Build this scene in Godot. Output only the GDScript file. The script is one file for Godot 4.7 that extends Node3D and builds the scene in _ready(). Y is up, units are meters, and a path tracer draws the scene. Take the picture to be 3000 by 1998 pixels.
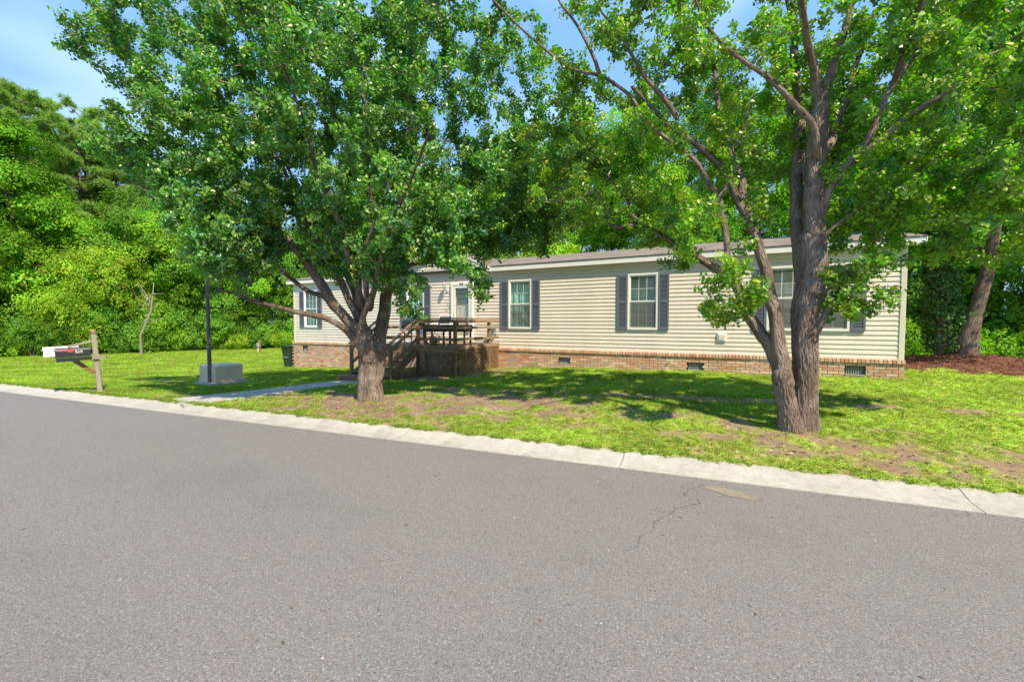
extends Node3D
# A cream manufactured home on a brick skirt behind two pear trees, seen from the road.

const ROAD_Z := -5.375
const ROAD_SLOPE := -0.1
const KERB_W := 0.49
const WALL_Z := -12.6
const HX0 := -17.6
const HX1 := 3.05
const BRICK_TOP := 0.93
const ROW := 0.1087

var rng := RandomNumberGenerator.new()
var noise := FastNoiseLite.new()
var noise_soft := FastNoiseLite.new()
var M := {}
var used := {}

# ---------------------------------------------------------------- mesh builder
class MB:
	var v := PackedVector3Array()
	var n := PackedVector3Array()
	var c := PackedColorArray()
	var uv := PackedVector2Array()
	var idx := PackedInt32Array()
	var col := Color(1, 1, 1)
	func vert(p: Vector3, nn: Vector3, u := Vector2.ZERO) -> int:
		v.append(p); n.append(nn); c.append(col); uv.append(u)
		return v.size() - 1
	func tri(a: Vector3, b: Vector3, d: Vector3) -> void:
		var nn := (b - a).cross(d - a).normalized()
		var i := vert(a, nn, Vector2(a.x, a.z)); vert(b, nn, Vector2(b.x, b.z)); vert(d, nn, Vector2(d.x, d.z))
		idx.append_array(PackedInt32Array([i, i + 2, i + 1]))
	func quad(a: Vector3, b: Vector3, d: Vector3, e: Vector3, u0 := Vector2.ZERO, u1 := Vector2(1, 0), u2 := Vector2(1, 1), u3 := Vector2(0, 1)) -> void:
		var nn := (d - a).cross(e - b).normalized()
		var i := vert(a, nn, u0); vert(b, nn, u1); vert(d, nn, u2); vert(e, nn, u3)
		idx.append_array(PackedInt32Array([i, i + 2, i + 1, i, i + 3, i + 2]))
	# a box with chamfered edges; u of the uv runs along its longest side, in metres
	func box(ctr: Vector3, size: Vector3, b := Basis.IDENTITY, ch := 0.0) -> void:
		var h := size * 0.5
		var k: float = min(ch, min(h.x, min(h.y, h.z)) * 0.9)
		var lng := 0
		if size.y > size.x and size.y >= size.z: lng = 1
		elif size.z > size.x and size.z > size.y: lng = 2
		var off := Vector2(fmod(abs(ctr.x * 7.31 + ctr.y * 3.77), 5.0), fmod(abs(ctr.z * 5.13 + ctr.y * 9.1), 5.0))
		for ax in 3:
			var a1 := (ax + 1) % 3
			var a2 := (ax + 2) % 3
			for s in [-1.0, 1.0]:
				var q: Array[Vector3] = []
				for m in [[-1, -1], [1, -1], [1, 1], [-1, 1]]:
					var p := Vector3.ZERO
					p[ax] = h[ax] * s
					p[a1] = (h[a1] - k) * m[0]
					p[a2] = (h[a2] - k) * m[1]
					q.append(p)
				var us: Array[Vector2] = []
				for p in q:
					var w: float
					var u: float
					if ax == lng:
						u = p[a1]; w = p[a2]
					else:
						u = p[lng]; w = p[a1] if a1 != lng else p[a2]
					us.append(Vector2(u, w) + off)
				if s > 0: quad(ctr + b * q[0], ctr + b * q[1], ctr + b * q[2], ctr + b * q[3], us[0], us[1], us[2], us[3])
				else: quad(ctr + b * q[0], ctr + b * q[3], ctr + b * q[2], ctr + b * q[1], us[0], us[3], us[2], us[1])
		if k <= 0.0: return
		for ax in 3:
			var a1 := (ax + 1) % 3
			var a2 := (ax + 2) % 3
			for s1 in [-1.0, 1.0]:
				for s2 in [-1.0, 1.0]:
					var p := [Vector3.ZERO, Vector3.ZERO, Vector3.ZERO, Vector3.ZERO]
					for j in 4:
						p[j][ax] = (h[ax] - k) * (-1.0 if j == 0 or j == 3 else 1.0)
						p[j][a1] = (h[a1] - (0.0 if j < 2 else k)) * s1
						p[j][a2] = (h[a2] - (k if j < 2 else 0.0)) * s2
					if s1 * s2 > 0: quad(ctr + b * p[0], ctr + b * p[3], ctr + b * p[2], ctr + b * p[1], off, off, off, off)
					else: quad(ctr + b * p[0], ctr + b * p[1], ctr + b * p[2], ctr + b * p[3], off, off, off, off)
		for sx in [-1.0, 1.0]:
			for sy in [-1.0, 1.0]:
				for sz in [-1.0, 1.0]:
					var px := Vector3(h.x * sx, (h.y - k) * sy, (h.z - k) * sz)
					var py := Vector3((h.x - k) * sx, h.y * sy, (h.z - k) * sz)
					var pz := Vector3((h.x - k) * sx, (h.y - k) * sy, h.z * sz)
					if sx * sy * sz > 0: tri(ctr + b * px, ctr + b * py, ctr + b * pz)
					else: tri(ctr + b * px, ctr + b * pz, ctr + b * py)
	# a bar with rectangular section from one point to another
	func bar(a: Vector3, b: Vector3, w: float, h: float, up := Vector3.UP, ch := 0.004) -> void:
		var x := (b - a)
		var l := x.length()
		x /= l
		var z := x.cross(up).normalized()
		var y := z.cross(x).normalized()
		box((a + b) * 0.5, Vector3(l, h, w), Basis(x, y, z), ch)
	# smooth tube along points; ridge > 0 roughens it like bark
	func tube(pts: PackedVector3Array, rad: PackedFloat32Array, sides: int, ns: FastNoiseLite = null, ridge := 0.0, caps := true) -> void:
		var m := pts.size()
		if m < 2: return
		var first := v.size()
		var pos: Array[PackedVector3Array] = []
		var up := Vector3(0.3, 0.1, 1).normalized()
		var along := 0.0
		var alongs := PackedFloat32Array()
		for i in m:
			var t := (pts[min(i + 1, m - 1)] - pts[max(i - 1, 0)]).normalized()
			up = (up - t * up.dot(t)).normalized()
			var w := t.cross(up)
			if i > 0: along += pts[i].distance_to(pts[i - 1])
			alongs.append(along)
			var ring := PackedVector3Array()
			for j in sides:
				var a := TAU * j / sides
				var d := up * cos(a) + w * sin(a)
				var r := rad[i]
				if ns != null and ridge > 0.0:
					var q := pts[i] + d * r
					var f: float = 1.0 - abs(ns.get_noise_3d(cos(a) * rad[i] * 2600.0 + 40.0, along * 330.0, sin(a) * rad[i] * 2600.0)) * 2.4
					var f2 := ns.get_noise_3d(q.x * 90.0, q.y * 60.0, q.z * 90.0)
					r += ridge * (f - 0.45) + f2 * ridge * 1.6
				ring.append(pts[i] + d * r)
			pos.append(ring)
		for i in m:
			for j in sides + 1:
				var jj := j % sides
				var da := pos[i][(jj + 1) % sides] - pos[i][(jj + sides - 1) % sides]
				var ds := pos[min(i + 1, m - 1)][jj] - pos[max(i - 1, 0)][jj]
				vert(pos[i][jj], -da.cross(ds).normalized() if da.cross(ds).dot(pos[i][jj] - pts[i]) < 0 else da.cross(ds).normalized(), Vector2(float(j) / sides * rad[m / 3] * TAU, alongs[i]))
		for i in m - 1:
			for j in sides:
				var a := first + i * (sides + 1) + j
				var b := a + sides + 1
				idx.append_array(PackedInt32Array([a, a + 1, b + 1, a, b + 1, b]))
		if caps:
			for e in [0, m - 1]:
				var t: Vector3 = (pts[1] - pts[0]).normalized() * -1.0 if e == 0 else (pts[m - 1] - pts[m - 2]).normalized()
				var ci := vert(pts[e], t)
				var f2 := v.size()
				for j in sides: vert(pos[e][j], t)
				for j in sides:
					idx.append_array(PackedInt32Array([ci, f2 + j, f2 + (j + 1) % sides]))
	# rows x cols grid of points with smooth normals
	func grid(rows: int, cols: int, p: PackedVector3Array, cols_c := PackedColorArray()) -> void:
		var first := v.size()
		for i in rows:
			for j in cols:
				var du := p[i * cols + min(j + 1, cols - 1)] - p[i * cols + max(j - 1, 0)]
				var dv := p[min(i + 1, rows - 1) * cols + j] - p[max(i - 1, 0) * cols + j]
				var nn := du.cross(dv).normalized()
				v.append(p[i * cols + j]); n.append(nn if nn.y >= 0 else -nn)
				c.append(cols_c[i * cols + j] if cols_c.size() > 0 else col)
				uv.append(Vector2(p[i * cols + j].x, p[i * cols + j].z))
		for i in rows - 1:
			for j in cols - 1:
				var a := first + i * cols + j
				var b := a + cols
				idx.append_array(PackedInt32Array([a, a + 1, b + 1, a, b + 1, b]))
	# profile (closed, in the plane of two vectors) pushed along a vector
	func prism(prof: PackedVector3Array, push: Vector3) -> void:
		var k := prof.size()
		var ctr := Vector3.ZERO
		for p in prof: ctr += p / k
		for i in k:
			var a := prof[i]
			var b := prof[(i + 1) % k]
			var l := a.distance_to(b)
			quad(a, b, b + push, a + push, Vector2(0, 0), Vector2(0, l), Vector2(push.length(), l), Vector2(push.length(), 0))
		var tris := PackedInt32Array()
		var nrm := Vector3.ZERO
		for i in k: nrm += (prof[i] - ctr).cross(prof[(i + 1) % k] - ctr)
		nrm = nrm.normalized()
		var ex := (prof[1] - prof[0]).normalized()
		var ey := nrm.cross(ex)
		var flat := PackedVector2Array()
		for p in prof: flat.append(Vector2((p - ctr).dot(ex), (p - ctr).dot(ey)))
		tris = Geometry2D.triangulate_polygon(flat)
		for t in range(0, tris.size(), 3):
			for o in [[Vector3.ZERO, -nrm], [push, nrm]]:
				if (push.dot(nrm) < 0) : o[1] = -o[1]
				var i := vert(prof[tris[t]] + o[0], o[1]); vert(prof[tris[t + 1]] + o[0], o[1]); vert(prof[tris[t + 2]] + o[0], o[1])
				idx.append_array(PackedInt32Array([i, i + 1, i + 2]))
	func lathe(base: Vector3, prof: PackedVector2Array, sides: int) -> void:
		var first := v.size()
		var m := prof.size()
		for i in m:
			var t := (prof[min(i + 1, m - 1)] - prof[max(i - 1, 0)]).normalized()
			for j in sides + 1:
				var a := TAU * j / sides
				vert(base + Vector3(cos(a) * prof[i].x, prof[i].y, sin(a) * prof[i].x), Vector3(cos(a) * t.y, -t.x, sin(a) * t.y))
		for i in m - 1:
			for j in sides:
				var a := first + i * (sides + 1) + j
				var b := a + sides + 1
				idx.append_array(PackedInt32Array([a, a + 1, b + 1, a, b + 1, b]))
	func mesh() -> ArrayMesh:
		# wind every face clockwise as its normals see it
		for t in range(0, idx.size(), 3):
			var p := v[idx[t]]
			if (v[idx[t + 2]] - p).cross(v[idx[t + 1]] - p).dot(n[idx[t]] + n[idx[t + 1]] + n[idx[t + 2]]) < 0.0:
				var k := idx[t + 1]
				idx[t + 1] = idx[t + 2]
				idx[t + 2] = k
		var arr := []
		arr.resize(Mesh.ARRAY_MAX)
		arr[Mesh.ARRAY_VERTEX] = v
		arr[Mesh.ARRAY_NORMAL] = n
		arr[Mesh.ARRAY_COLOR] = c
		arr[Mesh.ARRAY_TEX_UV] = uv
		arr[Mesh.ARRAY_INDEX] = idx
		var am := ArrayMesh.new()
		am.add_surface_from_arrays(Mesh.PRIMITIVE_TRIANGLES, arr)
		return am

# ---------------------------------------------------------------- scene helpers
func numbered(called: String) -> String:
	if not used.has(called):
		used[called] = 0
		return called
	used[called] += 1
	return "%s_%03d" % [called, used[called]]

func tag(o: Node, label: String, category: String, group := "") -> void:
	o.set_meta("label", label)
	o.set_meta("category", category)
	if group != "": o.set_meta("group", group)

func thing(called: String, label: String, category: String, at: Vector3, group := "") -> Node3D:
	var o := Node3D.new()
	o.name = numbered(called)
	add_child(o)
	o.position = at
	tag(o, label, category, group)
	return o

# meshes are built in world coordinates; a child of a thing is shifted back by the thing's own place
func part(mb: MB, called: String, mat: Material, parent: Node3D) -> MeshInstance3D:
	return put(mb.mesh(), called, mat, parent, Vector3.ZERO)

func put(me: Mesh, called: String, mat: Material, parent: Node3D, at: Vector3) -> MeshInstance3D:
	var o := MeshInstance3D.new()
	o.mesh = me
	o.material_override = mat
	if parent == self:
		o.name = numbered(called)
		add_child(o)
		o.position = at
	else:
		o.name = called
		parent.add_child(o, true)
		o.position = at - (parent.position if parent.get_parent() == self else Vector3.ZERO)
	return o

func structure(mb: MB, called: String, mat: Material) -> MeshInstance3D:
	var o := part(mb, called, mat, self)
	o.set_meta("kind", "structure")
	return o

func mm(me: Mesh, buf: PackedFloat32Array, called: String, mat: Material, parent: Node3D) -> MultiMeshInstance3D:
	var k := MultiMesh.new()
	k.transform_format = MultiMesh.TRANSFORM_3D
	k.use_colors = true
	k.mesh = me
	k.instance_count = buf.size() / 16
	k.buffer = buf
	var o := MultiMeshInstance3D.new()
	o.multimesh = k
	o.material_override = mat
	if parent == self:
		o.name = numbered(called)
		add_child(o)
	else:
		o.name = called
		parent.add_child(o, true)
		if parent.get_parent() == self: o.position = -parent.position
	o.set_meta("kind", "stuff")
	return o

func inst(buf: PackedFloat32Array, b: Basis, p: Vector3, col: Color) -> void:
	buf.append_array(PackedFloat32Array([b.x.x, b.y.x, b.z.x, p.x, b.x.y, b.y.y, b.z.y, p.y, b.x.z, b.y.z, b.z.z, p.z, col.r, col.g, col.b, 1.0]))

# ---------------------------------------------------------------- materials
func L(r: float, g: float, b: float) -> Color:
	return Color(r, g, b).linear_to_srgb()

func mat(col: Color, rough := 0.8, metal := 0.0) -> StandardMaterial3D:
	var m := StandardMaterial3D.new()
	m.albedo_color = col
	m.roughness = rough
	m.metallic = metal
	return m

# image made pixel by pixel from f(u, v) -> Color (linear)
func picture(w: int, h: int, f: Callable) -> ImageTexture:
	var im := Image.create(w, h, false, Image.FORMAT_RGB8)
	for y in h:
		for x in w:
			var q: Color = f.call(float(x) / w, float(y) / h)
			im.set_pixel(x, y, q.linear_to_srgb())
	im.generate_mipmaps()
	return ImageTexture.create_from_image(im)

# tiling noise: four dimensions rolled into two circles is slow, so blend across the seam instead
func tn(u: float, v: float, fu: float, fv: float, seed_off := 0.0) -> float:
	var a := noise.get_noise_3d(u * fu, v * fv, seed_off)
	var b := noise.get_noise_3d((u - 1.0) * fu, v * fv, seed_off)
	var c := noise.get_noise_3d(u * fu, (v - 1.0) * fv, seed_off)
	var d := noise.get_noise_3d((u - 1.0) * fu, (v - 1.0) * fv, seed_off)
	var s := smoothstep(0.75, 1.0, u)
	var t := smoothstep(0.75, 1.0, v)
	return lerp(lerp(a, b, s), lerp(c, d, s), t)

func tri_tex(m: StandardMaterial3D, tile: float, world := true) -> void:
	m.uv1_triplanar = true
	m.uv1_world_triplanar = world
	m.uv1_scale = Vector3.ONE / tile

func make_asphalt() -> void:
	# worn asphalt: little stones of many greys, some pinkish, a few white, orange and black
	var size := 640
	var cells := 132
	var jx := PackedFloat32Array(); var jy := PackedFloat32Array(); var cc := PackedColorArray()
	for i in cells * cells:
		jx.append(rng.randf()); jy.append(rng.randf())
		var r := rng.randf()
		var g := rng.randf_range(0.13, 0.25)
		var q := Color(g * 1.05, g * 0.97, g * 0.96)
		if r < 0.20: q = Color(g * 1.15, g * 0.94, g * 0.88)
		elif r < 0.30: q = Color(g * 1.65, g * 1.62, g * 1.58)
		elif r < 0.325: q = Color(g * 1.7, g * 1.05, g * 0.75)
		elif r < 0.39: q = Color(g * 0.45, g * 0.46, g * 0.5)
		cc.append(q)
	var im := Image.create(size, size, false, Image.FORMAT_RGB8)
	var hm := Image.create(size, size, false, Image.FORMAT_L8)
	var per := float(size) / cells
	for y in size:
		var fy := y / per
		var iy := int(fy)
		for x in size:
			var fx := x / per
			var ix := int(fx)
			var best := 9.0
			var second := 9.0
			var bi := 0
			for dy in [-1, 0, 1]:
				for dx in [-1, 0, 1]:
					var k: int = ((iy + dy + cells) % cells) * cells + (ix + dx + cells) % cells
					var ax: float = ix + dx + jx[k] - fx
					var ay: float = iy + dy + jy[k] - fy
					var d := ax * ax + ay * ay
					if d < best:
						second = best; best = d; bi = k
					elif d < second: second = d
			var edge := sqrt(second) - sqrt(best)
			var q := cc[bi]
			if edge < 0.12: q = q.lerp(Color(0.12, 0.115, 0.112), 0.6)
			q = q.lerp(Color(0.190, 0.177, 0.172), 0.14)
			q = Color(q.r * 0.84, q.g * 0.855, q.b * 0.865)
			im.set_pixel(x, y, q.linear_to_srgb())
			hm.set_pixel(x, y, Color(1, 1, 1) * clamp(0.25 + edge * 0.9, 0.0, 1.0))
	im.generate_mipmaps()
	var m := mat(Color(1, 1, 1), 0.88)
	m.albedo_texture = ImageTexture.create_from_image(im)
	m.heightmap_enabled = true
	m.heightmap_texture = ImageTexture.create_from_image(hm)
	m.heightmap_scale = 0.22
	m.vertex_color_use_as_albedo = true
	tri_tex(m, 0.92)
	M.asphalt = m

func make_materials() -> void:
	make_asphalt()
	var conc := picture(384, 384, func(u, v):
		var a := tn(u, v, 110, 110) * 0.16 + tn(u, v, 330, 330, 15.0) * 0.14 + tn(u, v, 900, 900, 5.0) * 0.16 + tn(u, v, 2400, 2400, 9.0) * 0.16
		var g: float = 0.335 * (1.0 + a * 1.2)
		return Color(g, g * 0.965, g * 0.86))
	var m := mat(Color(1, 1, 1), 0.9)
	m.albedo_texture = conc
	m.vertex_color_use_as_albedo = true
	tri_tex(m, 1.3)
	M.concrete = m
	# ground: neutral mottling multiplied with the colours of the sheet's points
	var earth := picture(512, 512, func(u, v):
		var a := tn(u, v, 150, 150, 2.0) * 0.25 + tn(u, v, 700, 700, 5.0) * 0.45 + tn(u, v, 2200, 2200, 9.0) * 0.5
		var g: float = clamp(0.72 + a * 0.62, 0.2, 1.0)
		return Color(g, g * 0.985, g * 0.95))
	m = mat(Color(1, 1, 1), 0.97)
	m.albedo_texture = earth
	m.vertex_color_use_as_albedo = true
	tri_tex(m, 1.7)
	M.earth = m
	# bark, u across and v along, in metres
	var hb := Image.create(512, 512, false, Image.FORMAT_L8)
	var bark := picture(512, 512, func(u, v):
		var w := tn(u, v, 160, 60, 3.0)
		var r := 1.0 - absf(tn(u + w * 0.03, v, 1500, 260, 7.0)) * 2.6
		var s := tn(u, v, 4200, 1300, 4.0)
		var h: float = clamp(0.5 + r * 0.45 + s * 0.2, 0.0, 1.0)
		hb.set_pixel(int(u * 512.0), int(v * 512.0), Color(h, h, h))
		var p := clampf(tn(u, v, 240, 90, 11.0) * 1.3 + 0.5, 0.0, 1.0)
		var q := Color(0.165, 0.115, 0.088).lerp(Color(0.27, 0.22, 0.185), p)
		return Color(0.08, 0.06, 0.05).lerp(q * (0.80 + 0.5 * clampf(s + 0.4, 0.0, 1.0)), clampf(r * 1.6 + 0.75, 0.0, 1.0)))
	m = mat(Color(1, 1, 1), 0.93)
	m.albedo_texture = bark
	m.uv1_scale = Vector3(2.0, 1.4, 1)
	m.heightmap_enabled = true
	m.heightmap_texture = ImageTexture.create_from_image(hb)
	m.heightmap_scale = 2.6
	M.bark = m
	m = m.duplicate()
	m.albedo_color = L(0.9, 0.9, 0.9)
	M.twig = mat(L(0.30, 0.25, 0.205), 0.92)
	M.bark_far = m
	# wood, grain along u
	var grain := func(dark: Color, pale: Color, grey: Color):
		return picture(256, 256, func(u, v):
			var w := tn(u, v, 30, 60, 3.0) * 0.12
			var a := tn(u, v + w, 60, 900, 7.0) * 0.8 + tn(u, v, 260, 2200, 5.0) * 0.6
			var p := clampf(tn(u, v, 70, 110, 12.0) * 1.6 + 0.45, 0.0, 1.0)
			return dark.lerp(pale, clampf(0.5 + a, 0.0, 1.0)).lerp(grey, p * 0.55))
	m = mat(Color(1, 1, 1), 0.85)
	m.albedo_texture = grain.call(Color(0.13, 0.08, 0.045), Color(0.31, 0.20, 0.115), Color(0.27, 0.235, 0.19))
	m.uv1_scale = Vector3(0.9, 2.6, 1)
	M.wood = m
	m = m.duplicate()
	m.albedo_color = L(0.95, 0.82, 0.70)
	M.wood_brown = m
	m = mat(Color(1, 1, 1), 0.88)
	m.albedo_texture = grain.call(Color(0.17, 0.155, 0.12), Color(0.30, 0.275, 0.22), Color(0.25, 0.25, 0.205))
	m.uv1_scale = Vector3(1.1, 3.0, 1)
	M.wood_grey = m
	var fine := picture(256, 256, func(u, v):
		var a := tn(u, v, 40, 40, 3.0) * 0.08 + tn(u, v, 300, 300, 6.0) * 0.05 + tn(u, v, 1500, 1500, 8.0) * 0.06
		return Color(1, 1, 1) * clampf(0.93 + a, 0.0, 1.0))
	m = mat(L(0.80, 0.73, 0.63), 0.5)
	m.albedo_texture = fine
	tri_tex(m, 1.9)
	M.siding = m
	m = m.duplicate(); m.albedo_color = L(0.74, 0.70, 0.59); M.trim = m
	m = m.duplicate(); m.albedo_color = L(0.87, 0.87, 0.85); m.roughness = 0.45; M.white = m
	m = m.duplicate(); m.albedo_color = L(0.13, 0.155, 0.20); m.roughness = 0.5; M.shutter = m
	m = m.duplicate(); m.albedo_color = L(0.66, 0.64, 0.53); m.roughness = 0.4; M.door = m
	m = m.duplicate(); m.albedo_color = L(0.70, 0.54, 0.40); m.roughness = 0.5; M.beige = m
	m = m.duplicate(); m.albedo_color = L(0.016, 0.02, 0.026); m.roughness = 0.42; M.black = m
	m = m.duplicate(); m.albedo_color = L(0.085, 0.095, 0.10); m.roughness = 0.5; M.pole = m
	m = m.duplicate(); m.albedo_color = L(0.022, 0.045, 0.026); m.roughness = 0.45; M.bin = m
	m = m.duplicate(); m.albedo_color = L(0.35, 0.36, 0.37); m.roughness = 0.4; M.grey = m
	m = m.duplicate(); m.albedo_color = L(0.55, 0.05, 0.045); m.roughness = 0.45; M.red = m
	m = m.duplicate(); m.albedo_color = L(0.60, 0.44, 0.05); m.roughness = 0.5; M.yellow = m
	m = m.duplicate(); m.albedo_color = L(0.13, 0.19, 0.035); m.roughness = 0.4; M.green_can = m
	m = m.duplicate(); m.albedo_color = L(0.45, 0.08, 0.20); m.roughness = 0.4; M.pink = m
	m = m.duplicate(); m.albedo_color = L(0.035, 0.045, 0.10); m.roughness = 0.8; M.blue_cloth = m
	m = m.duplicate(); m.albedo_color = L(0.26, 0.66, 0.54); m.roughness = 0.85; M.curtain = m
	m = m.duplicate(); m.albedo_color = L(0.075, 0.20, 0.135); m.roughness = 0.8; M.curtain_dark = m
	m = m.duplicate(); m.albedo_color = L(0.50, 0.53, 0.50); m.roughness = 0.6; M.blind = m
	m = m.duplicate(); m.albedo_color = L(0.14, 0.36, 0.25); m.roughness = 0.6; M.blind_green = m
	m = m.duplicate(); m.albedo_color = L(0.03, 0.032, 0.032); m.roughness = 0.9; M.dark = m
	m = m.duplicate(); m.albedo_color = L(0.40, 0.36, 0.31); m.roughness = 0.95; M.mortar = m
	m = m.duplicate(); m.albedo_color = Color(1, 1, 1); m.roughness = 0.9; m.vertex_color_use_as_albedo = true; M.brick = m
	m = m.duplicate(); m.roughness = 0.95; M.shingle = m
	var g := StandardMaterial3D.new()
	g.transparency = BaseMaterial3D.TRANSPARENCY_ALPHA
	g.albedo_color = Color(0.75, 0.85, 0.82, 0.10)
	g.roughness = 0.03
	g.metallic_specular = 0.6
	M.glass = g
	var s := StandardMaterial3D.new()
	s.transparency = BaseMaterial3D.TRANSPARENCY_ALPHA
	s.albedo_color = Color(0.42, 0.44, 0.43, 0.55)
	s.roughness = 0.8
	M.screen = s
	M.leaf = leaf_mat(0.36, Color(0.72, 0.95, 0.12))
	M.leaf_far = leaf_mat(0.7, Color(0.75, 0.95, 0.12))
	M.grass = leaf_mat(0.8, Color(0.65, 0.8, 0.1))
	m = mat(Color(1, 1, 1), 0.9)
	m.vertex_color_use_as_albedo = true
	M.plain = m

func leaf_mat(rough: float, back: Color) -> StandardMaterial3D:
	var m := StandardMaterial3D.new()
	m.albedo_color = Color(1, 1, 1)
	m.vertex_color_use_as_albedo = true
	m.roughness = rough
	m.metallic_specular = 0.55 if rough < 0.5 else 0.25
	m.backlight_enabled = true
	m.backlight = back
	m.cull_mode = BaseMaterial3D.CULL_DISABLED
	return m

# ---------------------------------------------------------------- terrain
func road_z(x: float) -> float:
	return ROAD_Z + ROAD_SLOPE * x

func road_y(x: float, z: float) -> float:
	return min(-0.001 - 0.004 * sin(x * 0.7 + z), -0.001) + 0.012 * smoothstep(0.0, 3.0, z - road_z(x))

func pw(x: float, xs: Array, ys: Array) -> float:
	if x <= xs[0]: return ys[0]
	for i in xs.size() - 1:
		if x <= xs[i + 1]:
			return lerp(float(ys[i]), float(ys[i + 1]), (x - xs[i]) / (xs[i + 1] - xs[i]))
	return ys[-1]

const MOUND := Vector3(6.0, 0.0, -18.0)

func ground(x: float, z: float) -> float:
	var hx := pw(x, [-45.0, -30.0, -17.6, -7.2, -3.5, 3.0], [-0.6, -0.5, -0.23, 0.27, 0.42, 0.5])
	var d := (road_z(x) - KERB_W) - z
	var t: float = clamp(d / 6.6, 0.0, 1.0)
	t = 1.0 - pow(1.0 - t, 1.6)
	var y := 0.07 + (hx - 0.07) * t
	if d < 0.0: y = 0.07
	y += noise_soft.get_noise_2d(x * 40.0, z * 40.0) * 0.03 * t
	if x > -2.0:
		y -= 2.2 * smoothstep(-20.5, -30.0, z) * smoothstep(-2.0, 4.0, x)
	var q := Vector2((x - MOUND.x) / 3.4, (z - MOUND.z) / 3.3).length()
	if q < 1.0: y += 0.30 * (0.5 + 0.5 * cos(q * PI))
	return y

func seg_d(p: Vector2, a: Vector2, b: Vector2) -> float:
	var t: float = clamp((p - a).dot(b - a) / (b - a).length_squared(), 0.0, 1.0)
	return p.distance_to(a + (b - a) * t)

func ell(x: float, z: float, cx: float, cz: float, rx: float, rz: float) -> float:
	return clamp(1.35 - Vector2((x - cx) / rx, (z - cz) / rz).length(), 0.0, 1.0)

# how bare the lawn is, 0 grass to 1 soil: worn round the trees, along an old rut and by the deck
func soil(x: float, z: float) -> float:
	var n1 := noise_soft.get_noise_2d(x * 130.0, z * 130.0)
	var n2 := noise.get_noise_2d(x * 160.0, z * 200.0)
	var s := 0.0
	s = max(s, ell(x, z, -6.6, -6.3, 3.1, 1.25) * 1.15)
	s = max(s, ell(x, z, -4.3, -7.4, 2.9, 1.1) * 1.1)
	s = max(s, ell(x, z, 1.6, -6.8, 3.3, 0.85) * 0.85)
	s = max(s, ell(x, z, -0.6, -7.6, 1.3, 0.5) * 0.7)
	s = max(s, ell(x, z, -6.7, -11.2, 0.7, 1.5) * 1.2)
	s = max(s, ell(x, z, -8.2, -9.7, 1.6, 0.6) * 1.3)
	s = max(s, ell(x, z, -14.25, -4.75, 0.5, 0.3) * 1.1)
	s = max(s, ell(x, z, -11.6, -5.3, 0.7, 0.5) * 0.8)
	s = max(s, ell(x, z, -15.8, -6.9, 2.0, 0.28) * 1.0)
	s = max(s, ell(x, z, -17.0, -9.3, 2.4, 0.22) * 0.7)
	s = max(s, ell(x, z, -27.5, -18.0, 2.6, 0.5) * 0.8)
	var rut := [Vector2(-7.0, -8.1), Vector2(-4.75, -8.35), Vector2(-0.19, -9.0), Vector2(1.23, -9.21), Vector2(3.7, -9.4), Vector2(9, -9.7)]
	var p := Vector2(x, z + n1 * 0.14)
	for i in rut.size() - 1:
		s = max(s, clamp(1.25 - seg_d(p, rut[i], rut[i + 1]) / 0.20, 0.0, 1.0) * 0.9)
	var d := (road_z(x) - KERB_W) - z
	s = max(s, clamp(1.0 - d / 0.09, 0.0, 1.0) * 0.8)
	return clamp((s + n1 * 0.65 + n2 * 0.6 - 0.30) * 1.25, 0.0, 1.0) if s > 0.02 else clamp((n1 * 0.6 + n2 * 0.4 - 0.38) * 1.2, 0.0, 0.5)

func in_mulch(x: float, z: float) -> bool:
	var w := noise_soft.get_noise_2d(x * 100.0, z * 100.0) * 0.35
	return Vector2((x - MOUND.x) / 3.3, (z - MOUND.z) / 3.2).length() < 1.0 + w

func walk_side(x: float, z: float) -> float:
	# distance from the middle line of the front path
	return seg_d(Vector2(x, z), Vector2(-10.55, -4.75), Vector2(-9.45, -8.8))

func no_grass(x: float, z: float) -> bool:
	if z < WALL_Z + 0.02 and z > -21.3 and x > HX0 and x < HX1: return true
	if x > -10.2 and x < -7.25 and z < -10.1 and z > -12.6: return true
	if x > -10.0 and x < -8.6 and z < -8.9 and z > -10.2: return true
	if walk_side(x, z) < 0.5: return true
	if Vector2(x + 13.2, z + 7.15).length() < 0.55: return true
	return in_mulch(x, z)

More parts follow.
